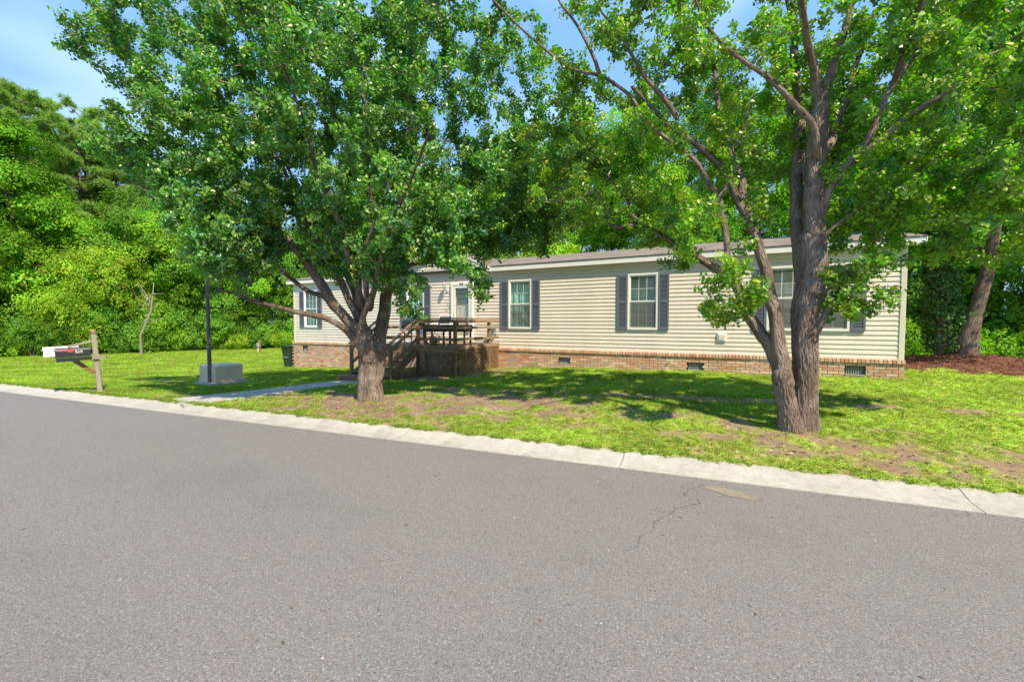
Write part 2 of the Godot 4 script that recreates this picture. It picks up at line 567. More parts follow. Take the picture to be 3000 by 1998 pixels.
# ---------------------------------------------------------------- the scene
func _ready() -> void:
	rng.seed = 20240611
	noise.seed = 7
	noise.noise_type = FastNoiseLite.TYPE_SIMPLEX_SMOOTH
	noise.fractal_octaves = 3
	noise_soft.seed = 21
	noise_soft.noise_type = FastNoiseLite.TYPE_SIMPLEX
	noise_soft.fractal_octaves = 2
	noise.frequency = 0.01
	noise_soft.frequency = 0.01
	# camera at eye height on the road
	var cam := Camera3D.new()
	cam.name = "camera"
	cam.fov = 75.5
	cam.near = 0.05
	cam.far = 600.0
	add_child(cam)
	cam.position = Vector3(0, 1.75, 0)
	cam.rotation = Vector3(-atan(53.0 / 1290.0), deg_to_rad(28.1), 0)
	cam.current = true
	# sky, sun, exposure
	var env := Environment.new()
	var sky := Sky.new()
	var sm := ProceduralSkyMaterial.new()
	sm.sky_top_color = L(0.16, 0.34, 0.62)
	sm.sky_horizon_color = L(0.33, 0.50, 0.66)
	sm.sky_curve = 0.18
	sm.ground_bottom_color = Color(0.35, 0.36, 0.32)
	sm.ground_horizon_color = Color(0.62, 0.68, 0.68)
	sm.sky_energy_multiplier = 1.0
	sm.sky_cover = cloud_cover()
	sm.sky_cover_modulate = Color(1, 1, 1, 1)
	sky.sky_material = sm
	env.background_mode = Environment.BG_SKY
	env.sky = sky
	env.background_energy_multiplier = 1.0
	env.tonemap_mode = Environment.TONE_MAPPER_LINEAR
	env.tonemap_exposure = 1.72
	env.sdfgi_enabled = true
	env.ssao_enabled = true
	env.ssil_enabled = true
	var we := WorldEnvironment.new()
	we.name = "world_environment"
	we.environment = env
	add_child(we)
	var sun := DirectionalLight3D.new()
	sun.name = "sun"
	sun.light_color = Color(1.0, 0.93, 0.82)
	sun.light_energy = 1.6
	sun.light_angular_distance = 0.53
	sun.shadow_enabled = true
	add_child(sun)
	var towards := Vector3(0.54, 0.79, 0.29).normalized()
	sun.look_at_from_position(Vector3.ZERO, -towards, Vector3.UP)

	make_materials()
	print("materials ", Time.get_ticks_msec())
	build_ground()
	build_road()
	print("ground ", Time.get_ticks_msec())
	build_house()
	build_deck()
	print("house ", Time.get_ticks_msec())
	var pear := [spray_mesh(13, 0.20, 0.070, 0.7, 0.75, true), spray_mesh(11, 0.18, 0.074, 0.8, 0.9, true), spray_mesh(15, 0.25, 0.066, 0.7, 0.6, true)]
	street_tree(LIMBS_L, BLOBS_L, 1, "dense leaning crowned pear tree beside the front path and deck steps", Vector3(-7.1, ground(-7.1, -6.9), -6.9), 2.4, Color(0.20, 0.42, 0.085), pear, 0.95)
	street_tree(LIMBS_R, BLOBS_R, 12, "open pear tree with forked twin trunk in front of the house end", Vector3(0.70, ground(0.70, -7.6), -7.6), 2.1, Color(0.29, 0.50, 0.05), pear, 0.84)
	print("street trees ", Time.get_ticks_msec())
	build_mailboxes()
	build_street_things()
	build_woods()
	print("woods ", Time.get_ticks_msec())
	build_grass()
	build_litter()
	print("grass ", Time.get_ticks_msec())

func cloud_cover() -> ImageTexture:
	var im := Image.create(512, 256, false, Image.FORMAT_RGBA8)
	var ns := FastNoiseLite.new()
	ns.seed = 5
	ns.frequency = 1.0
	ns.fractal_octaves = 5
	for y in 256:
		var el := (0.5 - (y + 0.5) / 256.0) * PI
		for x in 512:
			var a := (x + 0.5) / 512.0 * TAU
			var q := Vector3(cos(a) * cos(el), sin(el), sin(a) * cos(el))
			var n := ns.get_noise_3d(q.x * 2.2, q.y * 7.0, q.z * 2.2)
			var c := smoothstep(0.0, 0.7, n) * smoothstep(0.0, 0.12, el) * 0.16
			im.set_pixel(x, y, Color(1, 1, 1, c))
	return ImageTexture.create_from_image(im)

func spread(a: float, b: float, step: float, grow: float, far: float) -> PackedFloat32Array:
	# even steps between a and b, then growing steps out to far on both sides
	var left := PackedFloat32Array()
	var s := step
	var x := a
	while x > -far:
		s *= grow
		x -= s
		left.append(x)
	left.reverse()
	x = a
	while x < b:
		left.append(x); x += step
	s = step
	while x < far:
		left.append(x); s *= grow; x += s
	left.append(x)
	return left

func build_ground() -> void:
	var xs := spread(-22.0, 9.0, 0.12, 1.16, 230.0)
	var ds := PackedFloat32Array()
	var d := 0.0
	var s := 0.10
	while d < 240.0:
		ds.append(d)
		if d > 7.5: s *= 1.10
		d += s
	var p := PackedVector3Array()
	var c := PackedColorArray()
	for dd in ds:
		for x in xs:
			var z := road_z(x) - KERB_W + 0.02 - dd
			var y := ground(x, z)
			p.append(Vector3(x, y - (0.02 if dd < 0.05 else 0.0), z))
			var so := soil(x, z)
			var n := noise_soft.get_noise_2d(x * 30.0, z * 30.0)
			var green := Color(0.29, 0.38, 0.055).lerp(Color(0.36, 0.39, 0.08), clampf(n + 0.5, 0, 1))
			var dirt := Color(0.215, 0.14, 0.085).lerp(Color(0.29, 0.215, 0.14), clampf(noise.get_noise_2d(x * 90.0, z * 90.0) + 0.5, 0, 1))
			var q := green.lerp(dirt, so)
			if in_mulch(x, z): q = Color(0.15, 0.062, 0.035)
			c.append(q)
	var mb := MB.new()
	mb.grid(ds.size(), xs.size(), p, c)
	structure(mb, "lawn", M.earth)
	# verge on the other side of the road, behind the viewer
	var vb := MB.new()
	var q := PackedVector3Array()
	var qc := PackedColorArray()
	for i in 12:
		for j in 30:
			var x := -200.0 + j * 13.8
			q.append(Vector3(x, 0.07, road_z(x) + 10.4 + pow(i / 11.0, 2.0) * 180.0)); qc.append(Color(0.17, 0.22, 0.04))
	vb.grid(12, 30, q, qc)
	structure(vb, "far_verge", M.earth)

func build_road() -> void:
	var xs := spread(-12.0, 6.0, 0.2, 1.15, 230.0)
	var ds := PackedFloat32Array()
	for i in 49: ds.append(i * 0.2)
	var p := PackedVector3Array()
	var c := PackedColorArray()
	for dd in ds:
		for x in xs:
			var z := road_z(x) + dd
			p.append(Vector3(x, road_y(x, z), z))
			var n := noise_soft.get_noise_2d(x * 22.0, z * 60.0) * 0.07 + noise.get_noise_2d(x * 120.0, z * 160.0) * 0.08
			# two lanes worn paler by tyres, and the oily strip between them
			var lane := dd + noise_soft.get_noise_2d(x * 20.0, 9.0) * 0.4
			n += 0.035 * exp(-pow((lane - 1.5) / 0.35, 2.0)) + 0.035 * exp(-pow((lane - 3.2) / 0.35, 2.0)) - 0.035 * exp(-pow((lane - 2.35) / 0.4, 2.0)) * (0.7 + noise.get_noise_2d(x * 60.0, 3.0))
			var k := 1.0 + n
			var tint := noise_soft.get_noise_2d(x * 9.0 + 40.0, z * 9.0) * 0.05
			var q := Color(k * (1.0 + tint), k, k * (1.0 - tint * 0.6))
			# tyre-polished lanes are greyer, a rusty stain lies beside the crack
			var st := clampf(1.2 - Vector2((x - 0.0) / 0.42, (z + 4.25) / 0.17).length(), 0, 1) * clampf(0.6 + noise.get_noise_2d(x * 500.0, z * 500.0) * 1.4, 0, 1)
			q = q.lerp(Color(0.86, 0.72, 0.62), st * 0.55)
			c.append(q)
	var mb := MB.new()
	mb.grid(ds.size(), xs.size(), p, c)
	var road := structure(mb, "road", M.asphalt)
	# cracks: thin broken ribbons of dark grit
	var cr := [[Vector2(-0.83, -5.22), Vector2(-0.77, -5.10), Vector2(-0.62, -4.96), Vector2(-0.50, -4.90)],
		[Vector2(-0.38, -5.15), Vector2(-0.45, -4.98), Vector2(-0.50, -4.90), Vector2(-0.52, -4.84), Vector2(-0.54, -4.77), Vector2(-0.50, -4.68)],
		[Vector2(-0.40, -4.66), Vector2(-0.37, -4.58), Vector2(-0.43, -4.50), Vector2(-0.50, -4.42), Vector2(-0.56, -4.32), Vector2(-0.57, -4.24), Vector2(-0.60, -4.15), Vector2(-0.63, -4.08), Vector2(-0.66, -4.0), Vector2(-0.69, -3.92)],
		[Vector2(-2.05, -4.65), Vector2(-2.02, -4.52), Vector2(-2.0, -4.40), Vector2(-1.97, -4.3)],
		[Vector2(-0.69, -3.92), Vector2(-0.66, -3.78), Vector2(-0.74, -3.62), Vector2(-0.72, -3.45), Vector2(-0.80, -3.3)],
		[Vector2(-0.57, -4.24), Vector2(-0.68, -4.2), Vector2(-0.8, -4.22), Vector2(-0.95, -4.15)],
		[Vector2(-3.0, -5.0), Vector2(-3.15, -4.85), Vector2(-3.35, -4.72), Vector2(-3.5, -4.6)]]
	for k in cr.size():
		var rb := MB.new()
		var l: Array = cr[k]
		for i in l.size() - 1:
			var steps := 6
			for s in steps:
				if rng.randf() < 0.2: continue
				var a: Vector2 = l[i].lerp(l[i + 1], s / float(steps))
				var b: Vector2 = l[i].lerp(l[i + 1], (s + 1.0) / steps)
				var w := rng.randf_range(0.0015, 0.005) * (0.45 if k > 2 or k == 0 else 1.0)
				var nn: Vector2 = (b - a).orthogonal().normalized() * w
				var j := Vector2(rng.randfn(), rng.randfn()) * 0.004
				var y := road_y(a.x, a.y) + 0.004
				rb.quad(Vector3(a.x - nn.x + j.x, y, a.y - nn.y + j.y), Vector3(a.x + nn.x + j.x, y, a.y + nn.y + j.y), Vector3(b.x + nn.x, y, b.y + nn.y), Vector3(b.x - nn.x, y, b.y - nn.y))
		part(rb, "road_crack", M.pole, road)
	# worn pale patch of mortar by the gutter
	var pb := MB.new()
	pb.col = Color(0.60, 0.53, 0.47)
	var ring := PackedVector3Array()
	var pa := [Vector2(-0.36, -5.13), Vector2(-0.05, -5.10), Vector2(0.16, -4.98), Vector2(0.12, -4.90), Vector2(-0.12, -4.91), Vector2(-0.36, -5.02)]
	var mid := Vector3(-0.1, road_y(-0.1, -5.0) + 0.004, -5.0)
	for i in pa.size():
		var a: Vector2 = pa[i]
		var b: Vector2 = pa[(i + 1) % pa.size()]
		for s in 4:
			var u := a.lerp(b, s / 4.0) + Vector2(rng.randfn(), rng.randfn()) * 0.008
			ring.append(Vector3(u.x, road_y(u.x, u.y) + 0.004, u.y))
	for i in ring.size(): pb.tri(mid, ring[(i + 1) % ring.size()], ring[i])
	part(pb, "mortar_patch", M.concrete, road)
	# rolled concrete kerb, cast in sections
	var kerb := Node3D.new()
	kerb.name = "kerb"
	add_child(kerb)
	kerb.set_meta("kind", "structure")
	var prof := [[-0.01, -0.12], [-0.01, 0.004], [0.10, 0.006], [0.24, 0.016], [0.33, 0.038], [0.39, 0.060], [0.43, 0.072], [0.47, 0.08], [KERB_W, 0.074], [KERB_W, -0.12]]
	var dir := Vector3(1, 0, ROAD_SLOPE).normalized()
	var back := Vector3(ROAD_SLOPE, 0, -1).normalized()
	for side in 2:
		for i in range(-22, 9):
			var x0 := -1.33 + i * 3.3
			var mb2 := MB.new()
			var tone := rng.randf_range(0.94, 1.05)
			mb2.col = Color(tone, tone, tone)
			var o := Vector3(x0 + 0.006, 0, road_z(x0 + 0.006))
			var bk := back
			if side == 1:
				o += Vector3(0, 0, 9.6); bk = -back
			var lng := 3.3 / cos(atan(0.1)) - 0.009
			var ps := PackedVector3Array()
			var dz := rng.randf_range(-0.004, 0.004)
			for q in prof: ps.append(o + bk * q[0] + Vector3(0, q[1] + (dz if q[1] > 0.02 else 0.0), 0))
			for j in ps.size():
				var a := ps[j]
				var b := ps[(j + 1) % ps.size()]
				if side == 0: mb2.quad(a, a + dir * lng, b + dir * lng, b)
				else: mb2.quad(a, b, b + dir * lng, a + dir * lng)
			for e in [Vector3.ZERO, dir * lng]:
				for j in range(1, ps.size() - 1): mb2.tri(ps[0] + e, ps[j] + e, ps[j + 1] + e)
			part(mb2, "kerb_section", M.concrete, kerb)
	var bed := MB.new()
	for side in 2:
		var o := Vector3(-80, 0, road_z(-80.0) + (9.6 if side else 0.0))
		var bk := -back if side else back
		bed.prism(PackedVector3Array([o + bk * 0.0 + Vector3(0, -0.02, 0), o + bk * 0.30 + Vector3(0, -0.004, 0), o + bk * 0.5 + Vector3(0, 0.045, 0), o + bk * 0.5 + Vector3(0, -0.1, 0), o + Vector3(0, -0.1, 0)]), dir * 115.0)
	bed.col = Color(0.5, 0.45, 0.4)
	part(bed, "kerb_joint_filler", M.mortar, kerb)
	# front path in slabs
	var walk := Node3D.new()
	walk.name = "path"
	add_child(walk)
	walk.set_meta("kind", "structure")
	var a0 := Vector3(-10.55, 0, -4.80)
	var a1 := Vector3(-9.45, 0, -8.72)
	var n := 4
	for i in n:
		var p0 := a0.lerp(a1, i / float(n))
		var p1 := a0.lerp(a1, (i + 1.0) / n)
		var ax := (p1 - p0).normalized()
		var sx := ax.cross(Vector3.UP)
		var w := MB.new()
		var hw0 := 0.52 + (0.08 if i == 0 else 0.0)
		var hw1 := 0.52
		var q0 := p0 + ax * 0.005
		var q1 := p1 - ax * 0.005
		var c4: Array[Vector3] = [q0 - sx * hw0, q0 + sx * hw0, q1 + sx * hw1, q1 - sx * hw1]
		for j in 4: c4[j].y = ground(c4[j].x, c4[j].z) + 0.022
		w.quad(c4[0], c4[1], c4[2], c4[3])
		for j in 4:
			var u := c4[j]
			var v := c4[(j + 1) % 4]
			w.quad(u - Vector3(0, 0.12, 0), v - Vector3(0, 0.12, 0), v, u)
		part(w, "path_slab", M.concrete, walk)

func build_grass() -> void:
	var tufts := [tuft_mesh(12, 0.046, 0.05, 0.006), tuft_mesh(14, 0.042, 0.06, 0.0055), tuft_mesh(9, 0.06, 0.045, 0.006)]
	var buf: Array[PackedFloat32Array] = [PackedFloat32Array(), PackedFloat32Array(), PackedFloat32Array()]
	# zones: x0, x1, depth from the kerb 0..1, tufts per square metre, size
	var zones := [[-8.0, 7.5, 0.0, 2.2, 560, 0.95], [-8.0, 8.5, 2.2, 7.5, 380, 1.1], [-18.0, -8.0, 0.0, 8.5, 300, 1.15], [-30.0, -18.0, 0.0, 15.0, 95, 1.9], [-47.0, -30.0, 0.0, 25.0, 34, 3.0], [-30.0, -18.0, 15.0, 26.0, 40, 2.6], [3.0, 12.0, 7.5, 14.0, 110, 1.5], [-18.0, -17.6, 8.5, 15.0, 60, 1.6]]
	for zn in zones:
		var area: float = (zn[1] - zn[0]) * (zn[3] - zn[2])
		for i in int(area * zn[4]):
			var x := rng.randf_range(zn[0], zn[1])
			var dd := rng.randf_range(zn[2], zn[3])
			var z := road_z(x) - KERB_W - dd + 0.01
			if no_grass(x, z): continue
			var so := soil(x, z)
			if rng.randf() < so * 1.02 - 0.02: continue
			var n := noise_soft.get_noise_2d(x * 45.0, z * 45.0)
			var v := rng.randf_range(0.8, 1.2) * (1.0 + n * 0.35)
			var col := Color(0.40 * v * rng.randf_range(0.85, 1.2), 0.62 * v, 0.075 * v)
			if rng.randf() < 0.12 + so * 0.35: col = Color(0.36, 0.29, 0.14) * rng.randf_range(0.8, 1.2)
			var s: float = zn[5] * rng.randf_range(0.7, 1.25) * (1.0 - 0.35 * so)
			var b := Basis(Vector3.UP, rng.randf() * TAU).scaled(Vector3(s, s * (1.0 if zn[5] < 1.8 else 0.75), s))
			inst(buf[rng.randi() % 3], b, Vector3(x, ground(x, z) - 0.004, z), col)
	for i in 5200:
		var x := rng.randf_range(-20.0, 6.0)
		if rng.randf() < soil(x, road_z(x) - KERB_W - 0.2) * 0.8 or noise_soft.get_noise_2d(x * 260.0, 4.0) < -0.12: continue
		var z := road_z(x) - KERB_W + rng.randf_range(-0.05, 0.035)
		var v := rng.randf_range(0.75, 1.15)
		var s := rng.randf_range(0.8, 1.5)
		inst(buf[2], Basis(Vector3.UP, rng.randf() * TAU).scaled(Vector3(s, s, s)), Vector3(x, 0.068, z), Color(0.36 * v, 0.50 * v, 0.075 * v))
	# two or three objects of one ground cover
	var root := Node3D.new()
	root.name = "grass"
	add_child(root)
	root.set_meta("kind", "stuff")
	tag(root, "short bright green lawn grass growing thin over reddish soil", "grass")
	for i in 3: mm(tufts[i], buf[i], "grass_blades", M.grass, root)

func chip_mesh(l: float, w: float) -> ArrayMesh:
	var mb := MB.new()
	var a := Vector3(-l * 0.5, 0.002, 0)
	var b := Vector3(0, 0.008, w * 0.5)
	var c := Vector3(l * 0.5, 0.004, 0)
	var d := Vector3(0, 0.006, -w * 0.5)
	mb.tri(a, b, c); mb.tri(a, c, d)
	return mb.mesh()

func build_litter() -> void:
	var leafm := chip_mesh(0.055, 0.035)
	var chip := chip_mesh(0.10, 0.022)
	var buf := PackedFloat32Array()
	for i in 5200:
		var x := rng.randf_range(-11.0, 6.0)
		var z := road_z(x) - KERB_W - 0.05 - pow(rng.randf(), 1.2) * 4.6
		if rng.randf() > soil(x, z) + 0.05 or walk_side(x, z) < 0.5: continue
		var k := rng.randf_range(0.5, 1.3)
		var s := rng.randf_range(0.5, 1.2)
		inst(buf, Basis(Vector3(rng.randfn() * 0.25, 1, rng.randfn() * 0.25).normalized(), rng.randf() * TAU).scaled(Vector3(s, s, s)), Vector3(x, ground(x, z) + 0.004, z), Color(0.33 * k, 0.21 * k, 0.13 * k))
	var a := mm(leafm, buf, "fallen_leaves", M.plain, self)
	tag(a, "scattered dry brown leaves lying on the bare soil under the trees", "leaves")
	buf = PackedFloat32Array()
	for i in 9000:
		var t := rng.randf() * TAU
		var r := sqrt(rng.randf()) * 1.25
		var x := MOUND.x + cos(t) * r * 3.4
		var z := MOUND.z + sin(t) * r * 3.3
		if not in_mulch(x, z): continue
		var k := rng.randf_range(0.45, 1.7)
		var s := rng.randf_range(0.6, 1.5)
		inst(buf, Basis(Vector3(rng.randfn() * 0.35, 1, rng.randfn() * 0.35).normalized(), rng.randf() * TAU).scaled(Vector3(s, s, s)), Vector3(x, ground(x, z) + 0.01, z), Color(0.19 * k, 0.075 * k, 0.042 * k))
	a = mm(chip, buf, "mulch", M.plain, self)
	tag(a, "reddish brown bark mulch heaped round the ivy clad tree", "mulch")
	# a few loose leaves and bits on the road
	buf = PackedFloat32Array()
	for i in 90:
		var x := rng.randf_range(-10.0, 4.0)
		var z := road_z(x) + pow(rng.randf(), 1.3) * 4.0
		var k := rng.randf_range(0.4, 1.5)
		inst(buf, Basis(Vector3.UP, rng.randf() * TAU).scaled(Vector3.ONE * rng.randf_range(0.3, 0.8)), Vector3(x, road_y(x, z) + 0.002, z), Color(0.13 * k, 0.10 * k, 0.075 * k))
	for i in 420:
		var x := rng.randf_range(-12.0, 4.0)
		var z := road_z(x) + rng.randf() * 6.0
		var k := rng.randf_range(0.3, 1.0)
		if i % 3 == 0: k = rng.randf_range(3.0, 5.0)
		inst(buf, Basis(Vector3.UP, rng.randf() * TAU).scaled(Vector3(0.3, 0.12, 0.5) * rng.randf_range(0.5, 1.3)), Vector3(x, road_y(x, z) + 0.001, z), Color(0.10 * k, 0.095 * k, 0.09 * k))
	# grit and leaf crumbs blown against the kerb
	for i in 700:
		var x := rng.randf_range(-14.0, 5.0)
		var back := i % 2 == 0
		var z := road_z(x) + (absf(rng.randfn()) * 0.10 if not back else -KERB_W + absf(rng.randfn()) * 0.05)
		var y := road_y(x, z) + 0.002 if not back else 0.083
		var k := rng.randf_range(0.5, 1.4)
		inst(buf, Basis(Vector3.UP, rng.randf() * TAU).scaled(Vector3.ONE * rng.randf_range(0.15, 0.6)), Vector3(x, y, z), Color(0.25 * k, 0.17 * k, 0.11 * k))
	a = mm(leafm, buf, "road_debris", M.plain, self)
	tag(a, "tiny scraps of leaf, grit and twig on the asphalt and kerb", "debris")

func build_woods() -> void:
	var sp := [spray_mesh(15, 0.45, 0.15, 1.0, 0.35, false), spray_mesh(13, 0.40, 0.17, 1.1, 0.5, false)]
	var fine := [spray_mesh(22, 0.55, 0.10, 1.8, 0.3, false)]
	var needle := needle_mesh()
	# sweetgum with ivy on a mulch mound
	build_gum(sp)
	var D := Color(0.165, 0.37, 0.05)
	var B := Color(0.27, 0.52, 0.045)
	var Y := Color(0.36, 0.57, 0.05)
	# x, z, height, radius, lowest crown (share of height), colour, label
	var edge := "leafy trees along the edge of the left woods"
	var rear := "leafy trees behind the house"
	var right := "leafy trees behind the mulch mound"
	var list := [
		[-51.9, -7.4, 15, 4.2, 0.15, B, "tall bright green tree standing nearest the road in the side woods", edge], [-49.2, -10.0, 16, 4.4, 0.15, B, "tall bright green tree second from the road in the side woods", edge],
		[-48.4, -11.6, 18, 4.2, 0.12, Color(0.16, 0.36, 0.03), "tall mid green broadleaf tree behind the mailboxes, highest of the leafy trees", edge],
		[-47.2, -13.4, 12, 3.6, 0.28, B, "medium bright green tree behind the mailbox post and its silk tree", edge], [-44.1, -13.9, 7.5, 3.3, 0.15, Y, "low spreading silk tree with feathery yellow green leaves and pink tufts", edge],
		[-44.5, -15.9, 8, 3.4, 0.1, Y, "yellow green bushy tree behind the bare dead sapling", edge],
		[-46.5, -18.3, 12, 4.0, 0.28, D, "darker green tree behind the yellow green tree and dead sapling", edge], [-45.6, -19.9, 12, 3.8, 0.1, B, "bright green tree between the dead sapling and the dark pole", edge], [-43.5, -21.0, 12, 3.5, 0.28, B, "bright green tree at the wood edge behind the dark pole", edge], [-42.1, -22.9, 11, 3.8, 0.28, D, "darker green tree at the wood edge behind the transformer box", edge], [-40.1, -25.1, 10, 3.6, 0.08, B, "bright green tree at the wood edge behind the meter post", edge], [-39.1, -27.9, 11, 4.0, 0.28, D, "darker green tree at the wood edge behind the wheeled bin", edge],
		[-38.7, -31.5, 14, 4.5, 0.1, D, "tall darker green tree behind the bin end of the house", edge], [-53.5, -15.5, 13, 4.6, 0.12, D, "darker green tree in the second row behind the silk tree", edge], [-51.0, -21.0, 14, 4.6, 0.12, D, "darker green tree in the second row under the pines", edge], [-47.0, -27.0, 12, 4.6, 0.12, D, "darker green tree in the second row behind the dark pole", edge], [-56.0, -10.0, 16, 4.8, 0.12, D, "tall darker green tree in the second row nearest the road", edge],
		[-32.8, -32.4, 17, 4.5, 0.1, D, "darker green tree behind the roof over the window beside the bin", rear], [-28.3, -34.8, 18, 4.8, 0.1, B, "bright green tree behind the roof between the bin end and the gable", rear], [-20.8, -32.0, 15, 4.2, 0.1, B, "bright green tree behind the gable over the front door", rear], [-16.3, -31.0, 16, 4.2, 0.1, Y, "yellow green tree behind the roof over the window beside the deck", rear], [-15.6, -37.1, 16, 4.0, 0.1, B, "lower bright green tree set back behind the yellow green tree", rear], [-10.1, -37.7, 18, 4.5, 0.1, B, "bright green tree behind the roof between the two single windows", rear], [-6.2, -36.4, 19, 4.5, 0.1, B, "bright green tree behind the roof over the window with green blinds", rear], [-2.5, -40.6, 21, 4.8, 0.1, D, "darker green tree behind the roof and the forked pear tree", rear], [2.2, -42.0, 22, 4.8, 0.1, B, "tall bright green tree behind the roof over the double window", rear], [5.9, -40.6, 21, 4.6, 0.1, B, "tall bright green tree behind the mulch end of the roof", rear],
		[8.8, -38.8, 20, 4.4, 0.08, B, "bright green tree far behind the house corner beside the mulch", right], [9.1, -33.2, 12, 4.0, 0.06, D, "darker green tree behind the ivy clad stem", right], [11.7, -33.5, 18, 4.6, 0.06, Y, "yellow green tree behind the bare stem of the mound tree", right], [13.4, -32.1, 17, 4.4, 0.06, B, "bright green tree in front of the plank fence end", right], [15.4, -32.0, 18, 4.5, 0.06, Y, "yellow green tree in front of the plank fence", right], [18.5, -36.0, 15, 5.0, 0.06, D, "tall darker green tree past the far end of the plank fence", right], [22.0, -33.0, 15, 5.0, 0.06, D, "darker green tree farthest past the plank fence", right]]
	for t in list:
		var silk: bool = t[6].begins_with("low spreading silk")
		var o := broad_tree("silk_tree" if silk else "broadleaf_tree", t[6], t[7], t[0], t[1], t[2], t[3], t[4], t[5], int(t[2] * t[3] * 40.0), fine if silk else sp, 1.25)
		if silk: pink_tufts(o)
	var pines := [[-53.2, -13.4, 22.0], [-55.0, -17.5, 21.0], [-54.0, -20.2, 19.5], [-61.0, -13.5, 24.5], [-53.0, -23.5, 17.5], [-59.3, -16.0, 24], [-57.9, -19.0, 23.5], [-57.7, -21.4, 22.5], [-69.7, -16.1, 25], [-57.1, -24.0, 20], [-66.8, -19.9, 23], [-69.5, -12.8, 24], [-40.2, -37.6, 22], [-31.7, -44.3, 20], [-14.4, -45.6, 19], [-6.5, -53.3, 20]]
	for i in pines.size():
		var p: Array = pines[i]
		pine("tall slender pine rising above the leafy trees of the side woods" if i < 12 else "tall pine standing in the trees behind the house", p[0], p[1], p[2], Color(0.32, 0.47, 0.13), needle)
	# undergrowth along the edge of the side lawn
	var sh := [-45.3, -7.0, -45.1, -7.8, -44.8, -8.6, -44.5, -9.4, -44.2, -10.3, -44.0, -11.3, -43.7, -12.2, -43.3, -13.2, -42.9, -14.3, -42.4, -15.3, -41.8, -16.4, -41.2, -17.6, -40.5, -18.7, -39.8, -19.9, -39.0, -21.2, -38.2, -22.4, -37.3, -23.7, -36.3, -25.1, -35.3, -26.5]
	for i in sh.size() / 2:
		var h := rng.randf_range(1.6, 2.9) if i < 10 else rng.randf_range(1.2, 2.6)
		shrub("shrub", "bushy bright green undergrowth at the edge of the side lawn", "undergrowth along the woods", sh[i * 2] - rng.randf_range(0.0, 0.8), sh[i * 2 + 1], h, rng.randf_range(0.9, 1.4), [B, Y, D][rng.randi() % 3], 260, sp, 0.8)
	for i in 14:
		var t := i / 13.0
		shrub("shrub", "tall dark green thicket between the trunks of the side woods", "thicket under the trees", lerp(-47.5, -37.0, t) + rng.randf_range(-1, 1), lerp(-8.0, -29.0, t), rng.randf_range(2.2, 4.5), 2.0, [B, D, D][i % 3], 420, sp, 1.1)
	for q in [[6.4, -25.0, 1.3, Y], [7.5, -26.7, 1.6, Y], [7.6, -24.6, 1.2, B], [9.9, -29.1, 2.6, B], [12.0, -32.5, 3.0, B], [11.2, -28.7, 2.4, B], [7.7, -31.4, 3.2, D], [11.0, -35.2, 3.4, D], [5.6, -24.2, 1.4, B], [5.2, -28.0, 2.4, D]]:
		shrub("shrub", "loose green shrub growing beyond the mulch mound", "shrubs beyond the mulch", q[0], q[1], q[2] + 0.8, 1.3, q[3], 300, sp, 0.7)
	for i in 9:
		shrub("shrub", "shady green thicket behind the house", "thicket behind the house", -34.0 + i * 6.0, -33.5 - rng.randf() * 3.0, rng.randf_range(3.0, 5.0), 3.0, [B, D][i % 2], 420, sp, 1.2)
	# dead sapling
	var g := ground(-38.4, -15.3)
	var at := Vector3(-38.4, g, -15.3)
	var dead := thing("dead_sapling", "pale bare dead sapling standing before the dark woods", "tree", at)
	var db := MB.new()
	db.tube(PackedVector3Array([at, at + Vector3(0.2, 1.4, 0.1), at + Vector3(0.9, 3.2, -0.3), at + Vector3(0.7, 5.2, -0.6)]), PackedFloat32Array([0.095, 0.08, 0.06, 0.025]), 7)
	part(db, "trunk", M.wood_grey, dead)
	for i in 11:
		var t := rng.randf_range(0.3, 1.0)
		var from := at + Vector3(0.2, 1.4, 0.1).lerp(Vector3(0.8, 4.6, -0.45), t)
		var l := rng.randf_range(0.8, 2.0)
		var dir := (rand_dir() + Vector3(0, 0.5, 0)).normalized()
		var bb := MB.new()
		bb.tube(PackedVector3Array([from, from + dir * l * 0.5 + rand_dir() * 0.1, from + dir * l + Vector3(0, 0.15, 0)]), PackedFloat32Array([0.042, 0.03, 0.012]), 5)
		part(bb, "branch", M.wood_grey, dead)

func pink_tufts(o: Node3D) -> void:
	var buf := PackedFloat32Array()
	var me := needle_mesh()
	for i in 70:
		var d := rand_dir()
		d.y = absf(d.y)
		var p := o.position + Vector3(d.x * 3.0, 4.6 + d.y * 2.6, d.z * 3.0)
		inst(buf, basis_to(Vector3.UP, 0.3), p, Color(0.5, 0.26, 0.24))
	mm(me, buf, "blossoms", M.leaf_far, o)

